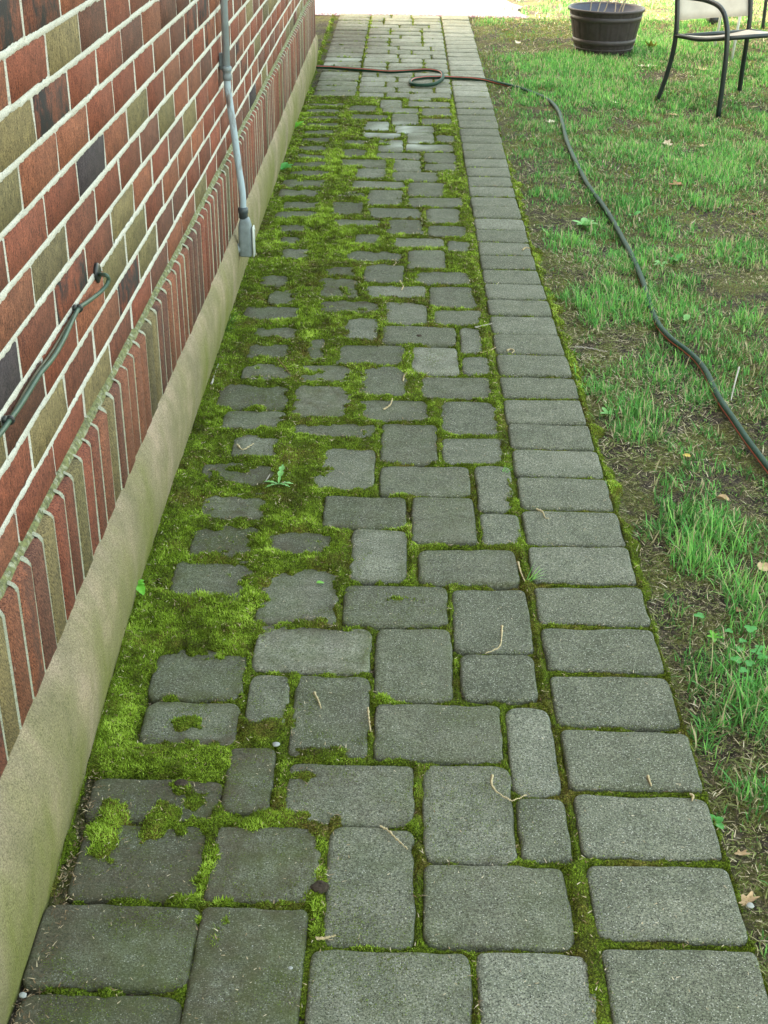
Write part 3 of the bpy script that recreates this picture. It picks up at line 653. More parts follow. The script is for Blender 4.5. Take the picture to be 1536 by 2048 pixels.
for (ya, yb, dens, w0) in [(1.0, 2.2, 1.5e5, .0010), (2.2, 4.0, .7e5, .0015), (4.0, 7.0, .3e5, .0025)]:      # a thin film of moss creeping over the stone
    x, y, z, m, s = grid_sample(ya, yb, dens, True); k = RNG.random(len(x)) < np.clip(1 + m / .010, 0, 1) ** 1.6 * (.35 + 1.0 * sstep(-.2, .5, fbm(x * 18, y * 18, 290)) * (1 - .75 * sstep(-.1, .25, x))); x, y = x[k], y[k]; n = len(x)
    parts.append((np.stack([x, y, np.full(n, .0008)], 1), U_(n, 0, 6.283), U_(n, .9, 1.5), U_(n, .0015, .0035) * (w0 / .001) ** .5, w0 * U_(n, .6, 1.2), U_(n, -.2, .4), np.clip(.30 + .12 * RNG.normal(0, 1, n), 0, 1), 2))
n = 26000; y = U_(n, 1.02, 3.4); k = RNG.random(n) < np.clip(.15 + 2.2 * fbm(y * 5, y * 0, 295, 3), 0, 1) * (1 - .6 * sstep(1.8, 2.6, y)); y = y[k]; n = len(y); z = np.abs(RNG.normal(0, .011, n)) * (1 + .8 * fbm(y * 30, y * 0, 296))
parts.append((np.stack([basex(y) + .0035 + .007 * np.clip(z / .03, 0, 1), y, z], 1), RNG.normal(0, .8, n), U_(n, .5, 1.4), U_(n, .002, .005), U_(n, .001, .0018), U_(n, -.4, .4), np.clip(.42 + .17 * RNG.normal(0, 1, n), 0, 1), 2))      # moss creeping up the foot of the foundation
M_MOSS = mat_blades('moss_leaf', [(0, (.040, .032, .008)), (.22, (.078, .088, .009)), (.45, (.148, .222, .012)), (.72, (.29, .44, .030)), (1, (.54, .70, .11))], .7, .3)
mo = blades_obj('moss_shoots', M_MOSS, parts); kind(mo, 'stuff')
print('moss shoots', len(mo.data.polygons))
# brown bits, spore stalks, dry needles caught in the moss and joints
x, y, z, m, s = grid_sample(.5, 9.9, 2600); n = len(x); sz = 1 + .25 * np.clip(y - 2, 0, 5)
base = np.stack([x, y, z + .004], 1)
parts = [(base, U_(n, 0, 6.283), U_(n, 1.2, 1.6), U_(n, .003, .011) * sz, U_(n, .0008, .0018) * sz, U_(n, -.3, .5), U_(n, .2, 1), 2)]
n = 3200; yy = 1.0 + 5.5 * U_(n, 0, 1) ** 1.5; xx = edge_l(yy) + .004 + np.abs(RNG.normal(0, .018, n))
parts.append((np.stack([xx, yy, np.full(n, -.006) + U_(n, 0, .009)], 1), U_(n, 0, 6.283), U_(n, 1.0, 1.6), U_(n, .003, .011), U_(n, .0008, .0020), U_(n, -.5, .9), U_(n, 0, .85), 2))
n = 1100; yy = 1.05 + 5 * U_(n, 0, 1) ** 1.6; xx = U_(n, -.48, .48)
parts.append((np.stack([xx, yy, np.full(n, .0025)], 1), U_(n, 0, 6.283), U_(n, 1.45, 1.57), U_(n, .002, .007), U_(n, .0008, .0018), U_(n, -.1, .1), U_(n, .5, 1), 2))
M_BITS = mat_blades('dry_bits', [(0, (.07, .045, .025)), (.4, (.22, .14, .075)), (.75, (.45, .35, .22)), (1, (.62, .54, .40))], .8, .15)
bt = blades_obj('leaf_litter', M_BITS, parts); kind(bt, 'stuff')

# ------------------------------------------------------------------ ground
def lawn_z(x, y):
    e = x - xr_edge(y); k = sstep(-.01, .03, e)
    z = -.0125 + .014 * fbm(x * 3.1, y * 3.1, 300, 3) * sstep(.02, .25, e) + .0035 * fbm(x * 22, y * 22, 301, 3) - .008 * (1 - sstep(.0, .10, e))
    far = sstep(9.9, 10.1, y); z = z * (1 - far) - .02 * far
    return z * k + (-.014 + .0025 * fbm(x * 60, y * 60, 302)) * (1 - k) - .0
gx = np.concatenate([[-60, -30, -12, -6, -3, -1.5, -.8], np.arange(-.56, .46, .02), np.arange(.46, 1.5, .012), np.arange(1.5, 3.6, .03), [3.8, 4.2, 5, 7, 10, 16, 30, 60]])
gy = np.concatenate([[-30, -10, -4, -1.5, -.4], np.arange(0, .9, .05), np.arange(.9, 3.2, .012), np.arange(3.2, 11.5, .03), [12, 13, 15, 20, 30, 60, 150]])
X, Y = np.meshgrid(gx, gy, indexing='ij'); Z = lawn_z(X, Y); Z = np.where((X < -.7) | (X > 8), -.03, Z)
nx, ny = X.shape; idx = np.arange(nx * ny).reshape(nx, ny)
q = np.stack([idx[:-1, :-1], idx[1:, :-1], idx[1:, 1:], idx[:-1, 1:]], 2).reshape(-1, 4)
kind(mesh_np('ground', np.stack([X, Y, Z], 2).reshape(-1, 3), [q], mat_ground(), smooth=True), 'structure')
m, nt, b = newmat('pale_gravel', .9, .2); v = coords(nt)
c = ramp(nt, noise(nt, 70, 3, .8, v), [(.40, (.085, .045, .052)), (.5, (.16, .115, .125)), (.60, (.27, .23, .24))])
nt.links.new(c, b.inputs['Base Color']); bump(nt, b, noise(nt, 90, 3, .7, v), .01)
gxd = np.arange(-6, 1.01, .25); gyd = np.concatenate([[9.985, 10.0], np.arange(10.1, 14.1, .2)]); X, Y = np.meshgrid(gxd, gyd, indexing='ij')
X = np.where(X > .9, .78 + .16 * fbm(Y * 2, Y * 0, 310), X); Z = .000 + .003 * fbm(X * 5, Y * 5, 311) - .012 * (Y < 9.99)
nx, ny = X.shape; idx = np.arange(nx * ny).reshape(nx, ny); q = np.stack([idx[:-1, :-1], idx[1:, :-1], idx[1:, 1:], idx[:-1, 1:]], 2).reshape(-1, 4)
kind(mesh_np('driveway', np.stack([X, Y, Z], 2).reshape(-1, 3), [q], m, smooth=True), 'structure')

# ------------------------------------------------------------------ grass and thatch on the lawn
def xmax(y): return .57 + .225 * y + .25
GREENS = [(1400,1060,.10,1),(1385,1110,.09,1),(1270,820,.08,.8),(1250,860,.06,.8),(1330,600,.12,.7),(1490,1180,.12,.6),(1400,1350,.08,.9),(1500,1400,.12,.9),(1450,1470,.1,.9),(1170,130,.45,1),
          (1200,180,.4,.9),(1420,330,.3,.8),(1300,300,.3,.6),(1410,400,.12,1),(1330,430,.2,.5),(1240,380,.15,.6),(1500,1880,.06,.8),(1470,1700,.04,.5),(1300,740,.12,.5),(1450,700,.2,.3),(1100,240,.2,.3),
          (1250,520,.12,.6),(1290,620,.08,.8),(1420,780,.08,.7),(1360,960,.06,.4),(1290,90,.5,.8),(1150,50,.4,.3),(1340,160,.4,.6),(1500,1560,.08,.8),(1060,170,.12,.8),(1350,1200,.08,.6),(1130,310,.1,.5),(1500,300,.3,.6)]
BARES = [(1200,700,.10),(1210,680,.08),(1240,1000,.07),(1280,920,.07),(1290,1100,.05),(1430,440,.18),(1020,75,.4),(1090,60,.4),(1500,560,.15),(1430,830,.06),(1120,420,.12),(1330,150,.16),(1500,1500,.05),(1300,1280,.05),(1150,560,.05),(1080,330,.12),(1400,1180,.05),(1480,980,.05)]
GR = [(G(a, b).x, G(a, b).y, r, k) for a, b, r, k in GREENS]; BA = [(G(a, b).x, G(a, b).y, r) for a, b, r in BARES]
def grass_density(x, y):
    d = .24 + .50 * fbm(x * 3.3, y * 3.0, 320, 3) + 1.0 * fbm(x * 13, y * 12, 321, 3)
    for (cx, cy, r, k) in GR: d = np.maximum(d, k * np.clip(1.35 - np.hypot((x - cx) / r, (y - cy) / (r * 1.25)), 0, 1) + .25 * fbm(x * 12, y * 12, 322))
    for (cx, cy, r) in BA: d = d - .85 * np.clip(1.4 - np.hypot((x - cx) / r, (y - cy) / (r * 1.3)), 0, 1)
    e = x - xr_edge(y); d = d - .45 * (1 - sstep(.02, .12, e))
    return np.clip(d, 0, 1)
def lawn_points(n, ya, yb):
    y = U_(n, ya, yb); x = xr_edge(y) + .006 + U_(n, 0, 1) * (xmax(y) - xr_edge(y)); return x, y
parts = []; th = []
for (ya, yb, n, l, w, nb) in [(.7, 2.4, 5600, .044, .0030, 7), (2.4, 4.2, 8500, .038, .0034, 7), (4.2, 6.6, 10500, .032, .0042, 7), (6.6, 10.0, 14000, .032, .0055, 7), (10.0, 12.5, 4500, .05, .006, 7)]:
    x, y = lawn_points(n, ya, yb)
    if ya >= 10: x = U_(n, .75, 4.0)
    d = grass_density(x, y); k = RNG.random(n) < d * (1.15 if ya < 10 else .8) + .03; x, y, d = x[k], y[k], d[k]; n = len(x)
    # each point is a tuft of a few blades
    X = np.repeat(x, nb) + RNG.normal(0, .006, n * nb) * (1 + y.repeat(nb) * .25); Y = np.repeat(y, nb) + RNG.normal(0, .006, n * nb) * (1 + y.repeat(nb) * .25); D = np.repeat(d, nb); n2 = len(X)
    ok = X > xr_edge(Y) + .003; X, Y, D = X[ok], Y[ok], D[ok]; n2 = len(X)
    ln = l * U_(n2, .35, 1.25) * (.55 + .85 * D) * (1 + .5 * (RNG.random(n2) < .06))
    tn = .40 + .20 * D + .16 * fbm(X * 4, Y * 4, 330) + .17 * RNG.normal(0, 1, n2); tn = np.maximum(tn, .13); dry = RNG.random(n2) < .16; tn = np.where(dry, .02, tn)
    parts.append((np.stack([X, Y, lawn_z(X, Y) - .001], 1), U_(n2, 0, 6.283), np.abs(RNG.normal(.3, .45, n2)), ln, w * U_(n2, .6, 1.25), U_(n2, .1, 1.3), np.clip(tn, 0, .85), 3))
for (ya, yb, n, l, w) in [(.7, 2.6, 42000, .019, .0018), (2.6, 4.6, 47000, .021, .0024), (4.6, 7.0, 42000, .026, .0034), (7.0, 10.0, 34000, .030, .0050), (10, 12, 7000, .04, .006)]:
    x, y = lawn_points(n, ya, yb)
    if ya >= 10: x = U_(n, .75, 4.0)
    p = .62 + .9 * fbm(x * 5, y * 5, 340, 3); k = RNG.random(n) < p; x, y = x[k], y[k]; n = len(x)
    tn = .35 + .22 * RNG.normal(0, 1, n) + .3 * fbm(x * 3, y * 3, 341)
    th.append((np.stack([x, y, lawn_z(x, y) + U_(n, .001, .010)], 1), U_(n, 0, 6.283), U_(n, 1.1, 1.62), l * U_(n, .35, 1.3), w * U_(n, .5, 1.2), U_(n, -.5, .7), np.clip(tn, 0, 1), 3))
# a low pelt of moss and seedling grass between the tufts
for (ya, yb, n, l, w) in [(.7, 2.6, 42000, .0075, .0011), (2.6, 4.6, 52000, .009, .0016), (4.6, 7.0, 42000, .012, .0026), (7.0, 10.0, 30000, .015, .0042)]:
    x, y = lawn_points(n, ya, yb); f = fbm(x * 4.2, y * 4.0, 350, 4); k = RNG.random(n) < np.clip(.25 + 2.2 * f, .04, 1); x, y, f = x[k], y[k], f[k]; n = len(x)
    parts.append((np.stack([x, y, lawn_z(x, y) - .0005], 1), U_(n, 0, 6.283), U_(n, .1, 1.2), l * U_(n, .5, 1.4), w * U_(n, .7, 1.3), U_(n, 0, .9), np.clip(np.where(RNG.random(n) < .75, U_(n, .93, 1.0), U_(n, .3, .8)), 0, 1), 2))
M_GRASS = mat_blades('grass_blade', [(0, (.55, .47, .30)), (.06, (.42, .38, .18)), (.12, (.06, .11, .03)), (.4, (.085, .25, .055)), (.62, (.145, .45, .095)), (.84, (.34, .66, .15)), (.92, (.14, .20, .02)), (1, (.28, .31, .05))], .5, .35)
go = blades_obj('grass', M_GRASS, parts); kind(go, 'stuff')
M_THATCH = mat_blades('thatch', [(0, (.05, .036, .022)), (.22, (.15, .115, .065)), (.36, (.16, .22, .05)), (.5, (.22, .26, .08)), (.58, (.42, .35, .22)), (1, (.70, .63, .48))], .85, .15)
to = blades_obj('dry_thatch', M_THATCH, th); kind(to, 'stuff')
print('grass', len(go.data.polygons), 'thatch', len(to.data.polygons))
# ------------------------------------------------------------------ things
M_HOSE = simple('hose_rubber', (.010, .040, .024), .6, .22, var=.25, sc=40)
M_STRIPE = simple('hose_stripe', (.42, .10, .075), .45, .5)
def gz(x, y): return max(float(lawn_z(np.float64(x), np.float64(y))), .0) if x < float(xr_edge(y)) + .01 else float(lawn_z(np.float64(x), np.float64(y)))
hp = [(560,128),(620,136),(660,138),(700,141),(740,144),(780,147),(820,149),(850,151),(872,153),(884,158),(884,165),(870,171),(848,174),(828,173),(820,168),(826,162),(848,158.5),(875,158),(900,158.5),(930,160),(965,163),(1000,168),(1040,178),
      (1075,191),(1100,204),(1117,224),(1125,250),(1133,282),(1145,312),(1158,338),(1172,366),(1190,392),(1205,412),(1225,443),(1245,480),(1262,512),(1277,545),(1288,575),(1297,607),(1308,635),(1322,660),(1345,684),(1372,704),
      (1395,725),(1413,750),(1428,782),(1445,812),(1466,842),(1490,878),(1512,908),(1536,940),(1570,985),(1610,1040),(1650,1110),(1680,1200),(1720,1320),(1790,1500),(1900,1750)]
R_H = .0095; pts = []
for i, (a, b) in enumerate(hp):
    g = G(a, b); z = (0 if g.x < float(xr_edge(g.y)) else -.006) + R_H
    if 14 <= i <= 18: z = R_H
    if 6 <= i <= 10: z = R_H + (.021 if 7 <= i <= 9 else .010)
    pts.append((g.x, g.y, z))
HP = smooth_path(pts, 8)
HP[:, 2] = np.maximum(HP[:, 2], [gz(p[0], p[1]) * .9 + R_H * .95 for p in HP])
hose = MB().tube(HP, R_H, 12).build('garden_hose', M_HOSE, smooth=True)
tag(hose, 'dark green garden hose with a red stripe, looped on the path, trailing across the lawn', 'hose')
T = np.gradient(HP, axis=0); T /= np.linalg.norm(T, axis=1)[:, None]; side = np.cross(T, [0, 0, 1.]); side /= np.linalg.norm(side, axis=1)[:, None]; upv = np.cross(side, T)
n = len(HP); a = .75 + .7 * np.sin(np.linspace(0, 9, n)); near = sstep(3.2, 2.4, HP[:, 1]) if False else 1
n_ = n * .9; a = np.interp(np.arange(n), [0, n_ * .38, n_ * .44, n_ * .55, n_ * .66, n_ * .72, n], [-.9, -.9, -2.6, -2.6, -2.6, -1.5, -1.35])
C = HP; rr = R_H + .0004; V = np.stack([C + rr * (side * -np.sin(a + d)[:, None] + upv * np.cos(a + d)[:, None]) for d in (-.22, 0, .22)], 1).reshape(-1, 3)
k = (np.arange(n - 1)[:, None] * 3 + np.arange(2)[None]).ravel()
mesh_np('stripe', V, [np.stack([k, k + 1, k + 4, k + 3], 1)], M_STRIPE, hose, smooth=True)

# planter shaped like a half barrel
pc = G(1206, 100); pl = empty('barrel_planter', (pc.x, pc.y, -.012))
tag(pl, 'dark brown plastic half barrel planter with moulded bands standing on the lawn near the driveway', 'planter')
M_PL = simple('dark_plastic', (.040, .031, .034), .55, .4, var=.35, sc=25); M_BAND = simple('band_plastic', (.055, .045, .050), .5, .45, var=.2, sc=25); M_PIN = simple('planter_inner', (.07, .08, .12), .5, .4)
HPL = .262; Rb, Rt = .172, .228
pr = lambda z: Rb + (Rt - Rb) * (z / HPL) ** .85
def stave(a, r, z):
    f = (a * 20 / (2 * math.pi)) % 1; return -.0035 * (1 - min(1, min(f, 1 - f) / .09))
MB().lathe([(0, .002)] + [(pr(z), z) for z in np.linspace(0, HPL, 14)], (0, 0, 0), 160, stave).build('staves', M_PL, pl, smooth=True)
for z0, z1 in ((.030, .038), (.060, .092), (.196, .226)):
    MB().lathe([(pr(z0) - .002, z0), (pr(z0) + .003, z0 + .001), (pr(z1) + .003, z1 - .001), (pr(z1) - .002, z1)], (0, 0, 0), 80).build('band', M_BAND, pl)
MB().lathe([(Rt - .001, HPL - .012), (Rt + .008, HPL - .010), (Rt + .009, HPL + .002), (Rt + .004, HPL + .006), (Rt - .006, HPL + .003), (Rt - .009, HPL - .01)], (0, 0, 0), 80).build('rim', M_BAND, pl, smooth=True)
MB().lathe([(Rt - .008, HPL - .004), (Rt - .022, .19), (0.0, .19)], (0, 0, 0), 64).build('inner_wall', M_PIN, pl, smooth=True)
b = MB(); 
V = []; nn_ = 40
for r in range(9):
    for k in range(nn_):
        a = 2 * math.pi * k / nn_; rr = .203 * r / 8; V.append((rr * math.cos(a), rr * math.sin(a), .200 + random.uniform(-.004, .006)))
b.add(V, [(r * nn_ + k, r * nn_ + (k + 1) % nn_, (r + 1) * nn_ + (k + 1) % nn_, (r + 1) * nn_ + k) for r in range(8) for k in range(nn_)])
b.build('potting_soil', simple('potting_soil', (.05, .042, .04), .95, .1, var=.5, sc=90, bmp=.004), pl)
dp = empty('dry_plant', (pc.x, pc.y, .185)); tag(dp, 'leafless pale plant stalks standing in the barrel planter', 'plant')
M_STALK = simple('pale_stalk', (.42, .36, .27), .8)
for k, (px_, dx, dy, h) in enumerate([(-.105, .004, .0, .34), (-.06, .03, .02, .30), (-.03, .06, -.02, .27), (.04, .02, .03, .33), (.075, .05, -.03, .36), (.10, .04, .02, .30)]):
    p = [(px_, .03 * (k % 3 - 1), 0)]
    for j in range(1, 6): p.append((px_ + dx * j / 2.5 + random.uniform(-.009, .009), p[0][1] + dy * j / 3 + random.uniform(-.008, .008), h * j / 5))
    MB().tube(smooth_path(p, 3), np.linspace(.0042, .0018, 16), 6).build('stalk', M_STALK, dp, smooth=True)

# patio chairs
M_CHF = simple('painted_steel', (.014, .022, .024), .35, .5, var=.2); M_SLING = None
m, nt, b = newmat('mesh_fabric', .8, .2); v = coords(nt); w1 = N(nt, 'ShaderNodeTexWave'); w1.inputs['Scale'].default_value = 160; nt.links.new(v, w1.inputs[0])
c = mix(nt, .35, ramp(nt, noise(nt, 8, 4, .6, v), [(.3, (.47, .42, .36)), (.7, (.62, .57, .50))]), ramp(nt, w1.outputs['Fac'], [(.2, (.5, .5, .5)), (.6, (1, 1, 1))]), 'MULTIPLY')
nt.links.new(c, b.inputs['Base Color']); M_SLING = m
def make_chair(loc, rz, label):
    """local axes: +x across the seat, +y forward; origin between the back feet"""
    t = empty('patio_chair', loc, rz); tag(t, label, 'chair', 'patio chairs on the lawn'); W = .235; r = .0125; sz = .325
    for s in (-1, 1):
        x = s * W
        MB().tube(smooth_path([(x + s * .035, -.045, 0), (x + s * .012, -.018, .14), (x, 0, .28), (x, -.004, .42), (x, -.05, .62), (x, -.13, .80)], 5), r, 12).build('leg', M_CHF, t, smooth=True)
        arm = smooth_path([(x + s * .01, .425, 0), (x + s * .012, .43, .18), (x + s * .012, .425, .33), (x + s * .012, .40, .44), (x + s * .012, .34, .505), (x + s * .012, .22, .525), (x + s * .01, .06, .52), (x, -.03, .51)], 5)
        MB().tube(arm, r, 12).build('leg', M_CHF, t, smooth=True)
        MB().tube(smooth_path([(x, .005, sz + .005), (x * .99, .20, sz + .012), (x, .42, sz + .050)], 5), r * .85, 10).build('seat_rail', M_CHF, t, smooth=True)
    MB().tube([(-W, .42, sz + .050), (W, .42, sz + .050)], r * .85, 10).tube([(-W, .0, sz + .0), (W, .0, sz + .0)], r * .8, 10).build('cross_bar', M_CHF, t, smooth=True)
    MB().tube([(-W, -.13, .80), (0, -.135, .815), (W, -.13, .80)], r, 10).build('top_rail', M_CHF, t, smooth=True)
    def sheet(f, nu, nv, th):
        g = np.array([[f(u, v) for v in np.linspace(0, 1, nv)] for u in np.linspace(0, 1, nu)]); V = g.reshape(-1, 3)
        nrm = np.cross(g[1, 0] - g[0, 0], g[0, 1] - g[0, 0]); nrm /= np.linalg.norm(nrm)
        i = (np.arange(nu - 1)[:, None] * nv + np.arange(nv - 1)[None]).ravel(); q = np.stack([i, i + nv, i + nv + 1, i + 1], 1); n0 = len(V)
        rim = []; 
        for a_, b_ in [((0, j), (0, j + 1)) for j in range(nv - 1)] + [((nu - 1, j + 1), (nu - 1, j)) for j in range(nv - 1)] + [((i_ + 1, 0), (i_, 0)) for i_ in range(nu - 1)] + [((i_, nv - 1), (i_ + 1, nv - 1)) for i_ in range(nu - 1)]:
            A = a_[0] * nv + a_[1]; B = b_[0] * nv + b_[1]; rim.append((A, B, B + n0, A + n0))
        return MB().add(np.vstack([V, V - nrm * th]), np.vstack([q, q[:, ::-1] + n0, rim]))
    sheet(lambda u, v: ((u - .5) * 2 * (W - .006), .01 + .41 * v, sz + .010 + .050 * v - .018 * math.sin(math.pi * u) - .010 * math.sin(math.pi * v)), 14, 12, .003).build('seat', M_SLING, t, smooth=True)
    sheet(lambda u, v: ((u - .5) * 2 * (W - .006), np.interp(.44 + .37 * v, [.42, .62, .80], [.0, -.05, -.13]) - .014 * math.sin(math.pi * u), .40 + .41 * v), 14, 12, .003).build('backrest', M_SLING, t, smooth=True)
    return t
A_, B_, C_ = G(1338, 198), G(1436, 230), G(1478, 185)
dv = (C_ - A_); rz = math.atan2(dv.y, dv.x); mid = (A_ + C_) / 2
# back feet on A and C, front feet towards B : +y of the chair must point to B
make_chair((mid.x, mid.y, -.012), rz + math.pi, 'dark framed patio chair with beige mesh seat, nearest on the lawn') 
c2 = G(1600, 60)
make_chair((c2.x + .16, c2.y + .35, -.012), rz + math.pi - .9, 'second dark framed patio chair, mostly cut off at the right edge of the photo')
# white table legs behind the chair
m = simple('white_painted_metal', (.70, .71, .72), .4, .5, var=.06)
wt = G(1463, 118); tb = empty('garden_table', (wt.x + .22, wt.y + .25, -.012)); tag(tb, 'white garden table with slim legs behind the beige mesh chair', 'table')
for (x, y) in ((-.22, -.25), (-.22, .25), (.22, .25), (.22, -.25)):
    MB().tube([(x, y, 0), (x * .93 + .006, y * .96, .3), (x * .86, y * .9, .60)], .0085, 10).build('leg', m, tb, smooth=True)
MB().box((0, 0, .61), (.56, .6, .022), .006).build('table_top', m, tb)
# short pale pipe with a black end behind the chair
g0, g1 = G(1400, 26), G(1430, 47); dp_ = (g1 - g0); pp = empty('drain_pipe', (g0.x, g0.y, .02)); tag(pp, 'short pale blue pipe with a black end cap lying in the grass behind the chair', 'pipe')
MB().tube([(0, 0, 0), (dp_.x * .72, dp_.y * .72, 0)], .030, 20).build('tube', simple('pale_pipe', (.34, .40, .47), .4, .5), pp, smooth=True)
MB().tube([(dp_.x * .70, dp_.y * .70, 0), (dp_.x * .8, dp_.y * .8, 0), (dp_.x * .81, dp_.y * .81, 0), (dp_.x, dp_.y, 0)], [.034, .034, .041, .041], 20).build('end_cap', simple('black_cap', (.02, .022, .026), .4, .5), pp)

# conduit down the wall
M_PIPE = simple('galvanised_conduit', (.40, .47, .54), .38, .5, metal=.25, var=.2, sc=18); M_CAST = simple('grey_cast_fitting', (.20, .235, .25), .55, .4, var=.2, sc=40, bmp=.0008)
m_r, nt, b = newmat('weathered_conduit', .55, .4); v = coords(nt)
c = mix(nt, ramp(nt, noise(nt, 16, 5, .7, coords(nt, (1, 1, .3))), [(.52, (0, 0, 0)), (.60, (.8, .8, .8))]), (.36, .44, .50), (.15, .11, .085)); nt.links.new(c, b.inputs['Base Color'])
yc = 3.74; cx = X_W + .022
def at(px_, py_, X): p = WX(px_, py_, X); return (p.x, p.y, p.z)
p_top = at(447, -40, cx); p_cp = at(454, 146, cx); p_b1 = at(465, 225, cx + .003); p_b2 = at(476, 300, cx + .018); p_cn = at(486, 418, cx + .032)
cond = empty('electrical_conduit', (cx, yc, 0)); tag(cond, 'grey metal electrical conduit running down the brick wall into a conduit box', 'conduit')
def rel(p, o=(cx, yc, 0)): return tuple(np.array(p) - np.array(o))
top2 = (cx, p_cp[1] + .0, 2.9)
MB().tube([rel((cx, p_cp[1] + .01, 2.9)), rel((cx, p_cp[1] + .005, 1.4)), rel(p_cp)], .0104, 16).build('upper_pipe', M_PIPE, cond, smooth=True)
_a, _b = np.array(p_cp), np.array(p_cn); lp = smooth_path([rel(_a), rel(_a + (.000, 0, -.035)), rel(_a + (_b - _a) * .22 + (-.002, 0, 0)), rel(_a + (_b - _a) * .42 + (0, 0, 0)), rel(_a + (_b - _a) * .68 + (.002, 0, 0)), rel(_b + (-.000, 0, .05)), rel(_b)], 8)
MB().tube(lp, .0100, 16).build('lower_pipe', m_r, cond, smooth=True)
q_ = np.array(rel(p_cp)); MB().tube([q_ + (0, 0, -.020), q_ + (0, 0, -.018), q_ + (0, 0, -.006), q_ + (0, 0, -.004), q_ + (0, 0, .004), q_ + (0, 0, .006), q_ + (0, 0, .017), q_ + (0, 0, .019)], [.0105, .0128, .0128, .0118, .0118, .014, .014, .0105], 16).build('coupling', M_CAST, cond)
MB().box((-.012, q_[1] + .016, q_[2] + .03), (.022, .016, .045), .002).build('strap', M_CAST, cond)
q_ = np.array(rel(p_cn)); MB().tube([q_ + (0, 0, .006), q_ + (0, 0, .004), q_ + (0, 0, -.012), q_ + (0, 0, -.013), q_ + (0, 0, -.028)], [.0105, .0155, .0155, .0135, .0135], 8).build('connector', simple('dark_fitting', (.06, .075, .085), .45, .5), cond)
# the elbow box
bx0 = MB(); L = .118
bt_ = q_ + (0, 0, -.026); xs_ = []
prof = [(0, .013), (.010, .0165), (.022, .0195), (.045, .0205), (L - .004, .0205), (L, .018)]
V = []; nseg = 20
for (dz, r_) in prof:
    for k in range(nseg):
        a = 2 * math.pi * k / nseg; ca, sa = math.cos(a), math.sin(a); s = 1 / max(abs(ca), abs(sa)) * .86; s = min(s, 1.12)
        V.append((bt_[0] + .004 + r_ * 1.12 * ca * s * (1.0), bt_[1] + r_ * .92 * sa * s, bt_[2] - dz))
q = [(r * nseg + k, (r + 1) * nseg + k, (r + 1) * nseg + (k + 1) % nseg, r * nseg + (k + 1) % nseg) for r in range(5) for k in range(nseg)]
V += [(bt_[0] + .004, bt_[1], bt_[2]), (bt_[0] + .004, bt_[1], bt_[2] - L)]
t_ = [(len(V) - 2, k, (k + 1) % nseg) for k in range(nseg)] + [(len(V) - 1, 5 * nseg + (k + 1) % nseg, 5 * nseg + k) for k in range(nseg)]
bx0.add(V, q, t_).build('elbow_box', M_CAST, cond, smooth=False)
zl = bt_[2] - L + .022; MB().tube([(bt_[0] - .008, bt_[1], zl), (bt_[0] - .040, bt_[1], zl), (bt_[0] - .041, bt_[1], zl), (bt_[0] - .070, bt_[1], zl)], [.016, .016, .0125, .0125], 14).build('wall_stub', M_CAST, cond, smooth=True)
cov = MB(); cov.box((bt_[0] + .0285, bt_[1], bt_[2] - .072), (.006, .034, .092), .0025); cov.box((bt_[0] + .032, bt_[1], bt_[2] - .036), (.004, .008, .008), .001)
cov.build('cover', simple('cover_plate', (.46, .49, .46), .4, .5), cond)

# low voltage cable
M_CB = simple('green_cable', (.045, .085, .058), .45, .45, var=.25, sc=50); M_BLK = simple('black_plastic', (.018, .022, .022), .4, .5)
cb = empty('outdoor_cable', at(195, 545, X_W)); O = tuple(cb.location); tag(cb, 'dark green outdoor cable leaving a round black bushing and sagging along the brick wall', 'cable')
pts = [at(193, 547, X_W - .01), at(203, 549, X_W + .012), at(213, 551, X_W + .024), at(217, 560, X_W + .026), at(211, 573, X_W + .022), at(196, 588, X_W + .014), at(175, 604, X_W + .010), at(158, 617, X_W + .009),
       at(143, 645, X_W + .010), at(127, 680, X_W + .012), at(105, 717, X_W + .013), at(80, 748, X_W + .012), at(60, 780, X_W + .010), at(40, 812, X_W + .009), at(20, 840, X_W + .009), at(0, 868, X_W + .009), at(-40, 915, X_W + .01), at(-120, 990, X_W + .01)]
sp = smooth_path([rel(p, O) for p in pts], 7); MB().tube(sp, .0036, 10).build('cable', M_CB, cb, smooth=True)
pts2 = [at(157, 617, X_W + .003), at(141, 640, X_W + .0035), at(118, 680, X_W + .004), at(98, 712, X_W + .0045), at(74, 745, X_W + .004), at(52, 780, X_W + .0035), at(34, 812, X_W + .003), at(18, 838, X_W + .003), at(-4, 866, X_W + .003), at(-120, 980, X_W + .003)]
MB().tube(smooth_path([rel(p, O) for p in pts2], 7), .0024, 8).build('cable', simple('thin_wire', (.10, .085, .045), .5), cb, smooth=True)
q_ = np.array(rel(at(195, 546, X_W + .002), O)); MB().tube([q_ + (-.004, 0, 0), q_ + (0, 0, 0), q_ + (.002, 0, 0), q_ + (.0045, 0, 0), q_ + (.005, 0, 0)], [.017, .018, .0175, .012, .004], 24).build('bushing', M_BLK, cb)
for (a, b, ang) in ((158, 616, 0), (20, 840, 0)):
    c_ = np.array(rel(at(a, b, X_W + .009), O)); i0 = int(np.argmin(np.linalg.norm(sp - c_, axis=1))); tt = sp[i0 + 1] - sp[i0 - 1]; tt /= np.linalg.norm(tt)
    MB().tube([sp[i0] - tt * .003, sp[i0] - tt * .0026, sp[i0] + tt * .0026, sp[i0] + tt * .003], [.0045, .0066, .0066, .0045], 14).box(tuple(sp[i0] + np.array([-.005, -.007, .004])), (.006, .010, .008), .001).build('clip', M_BLK, cb)

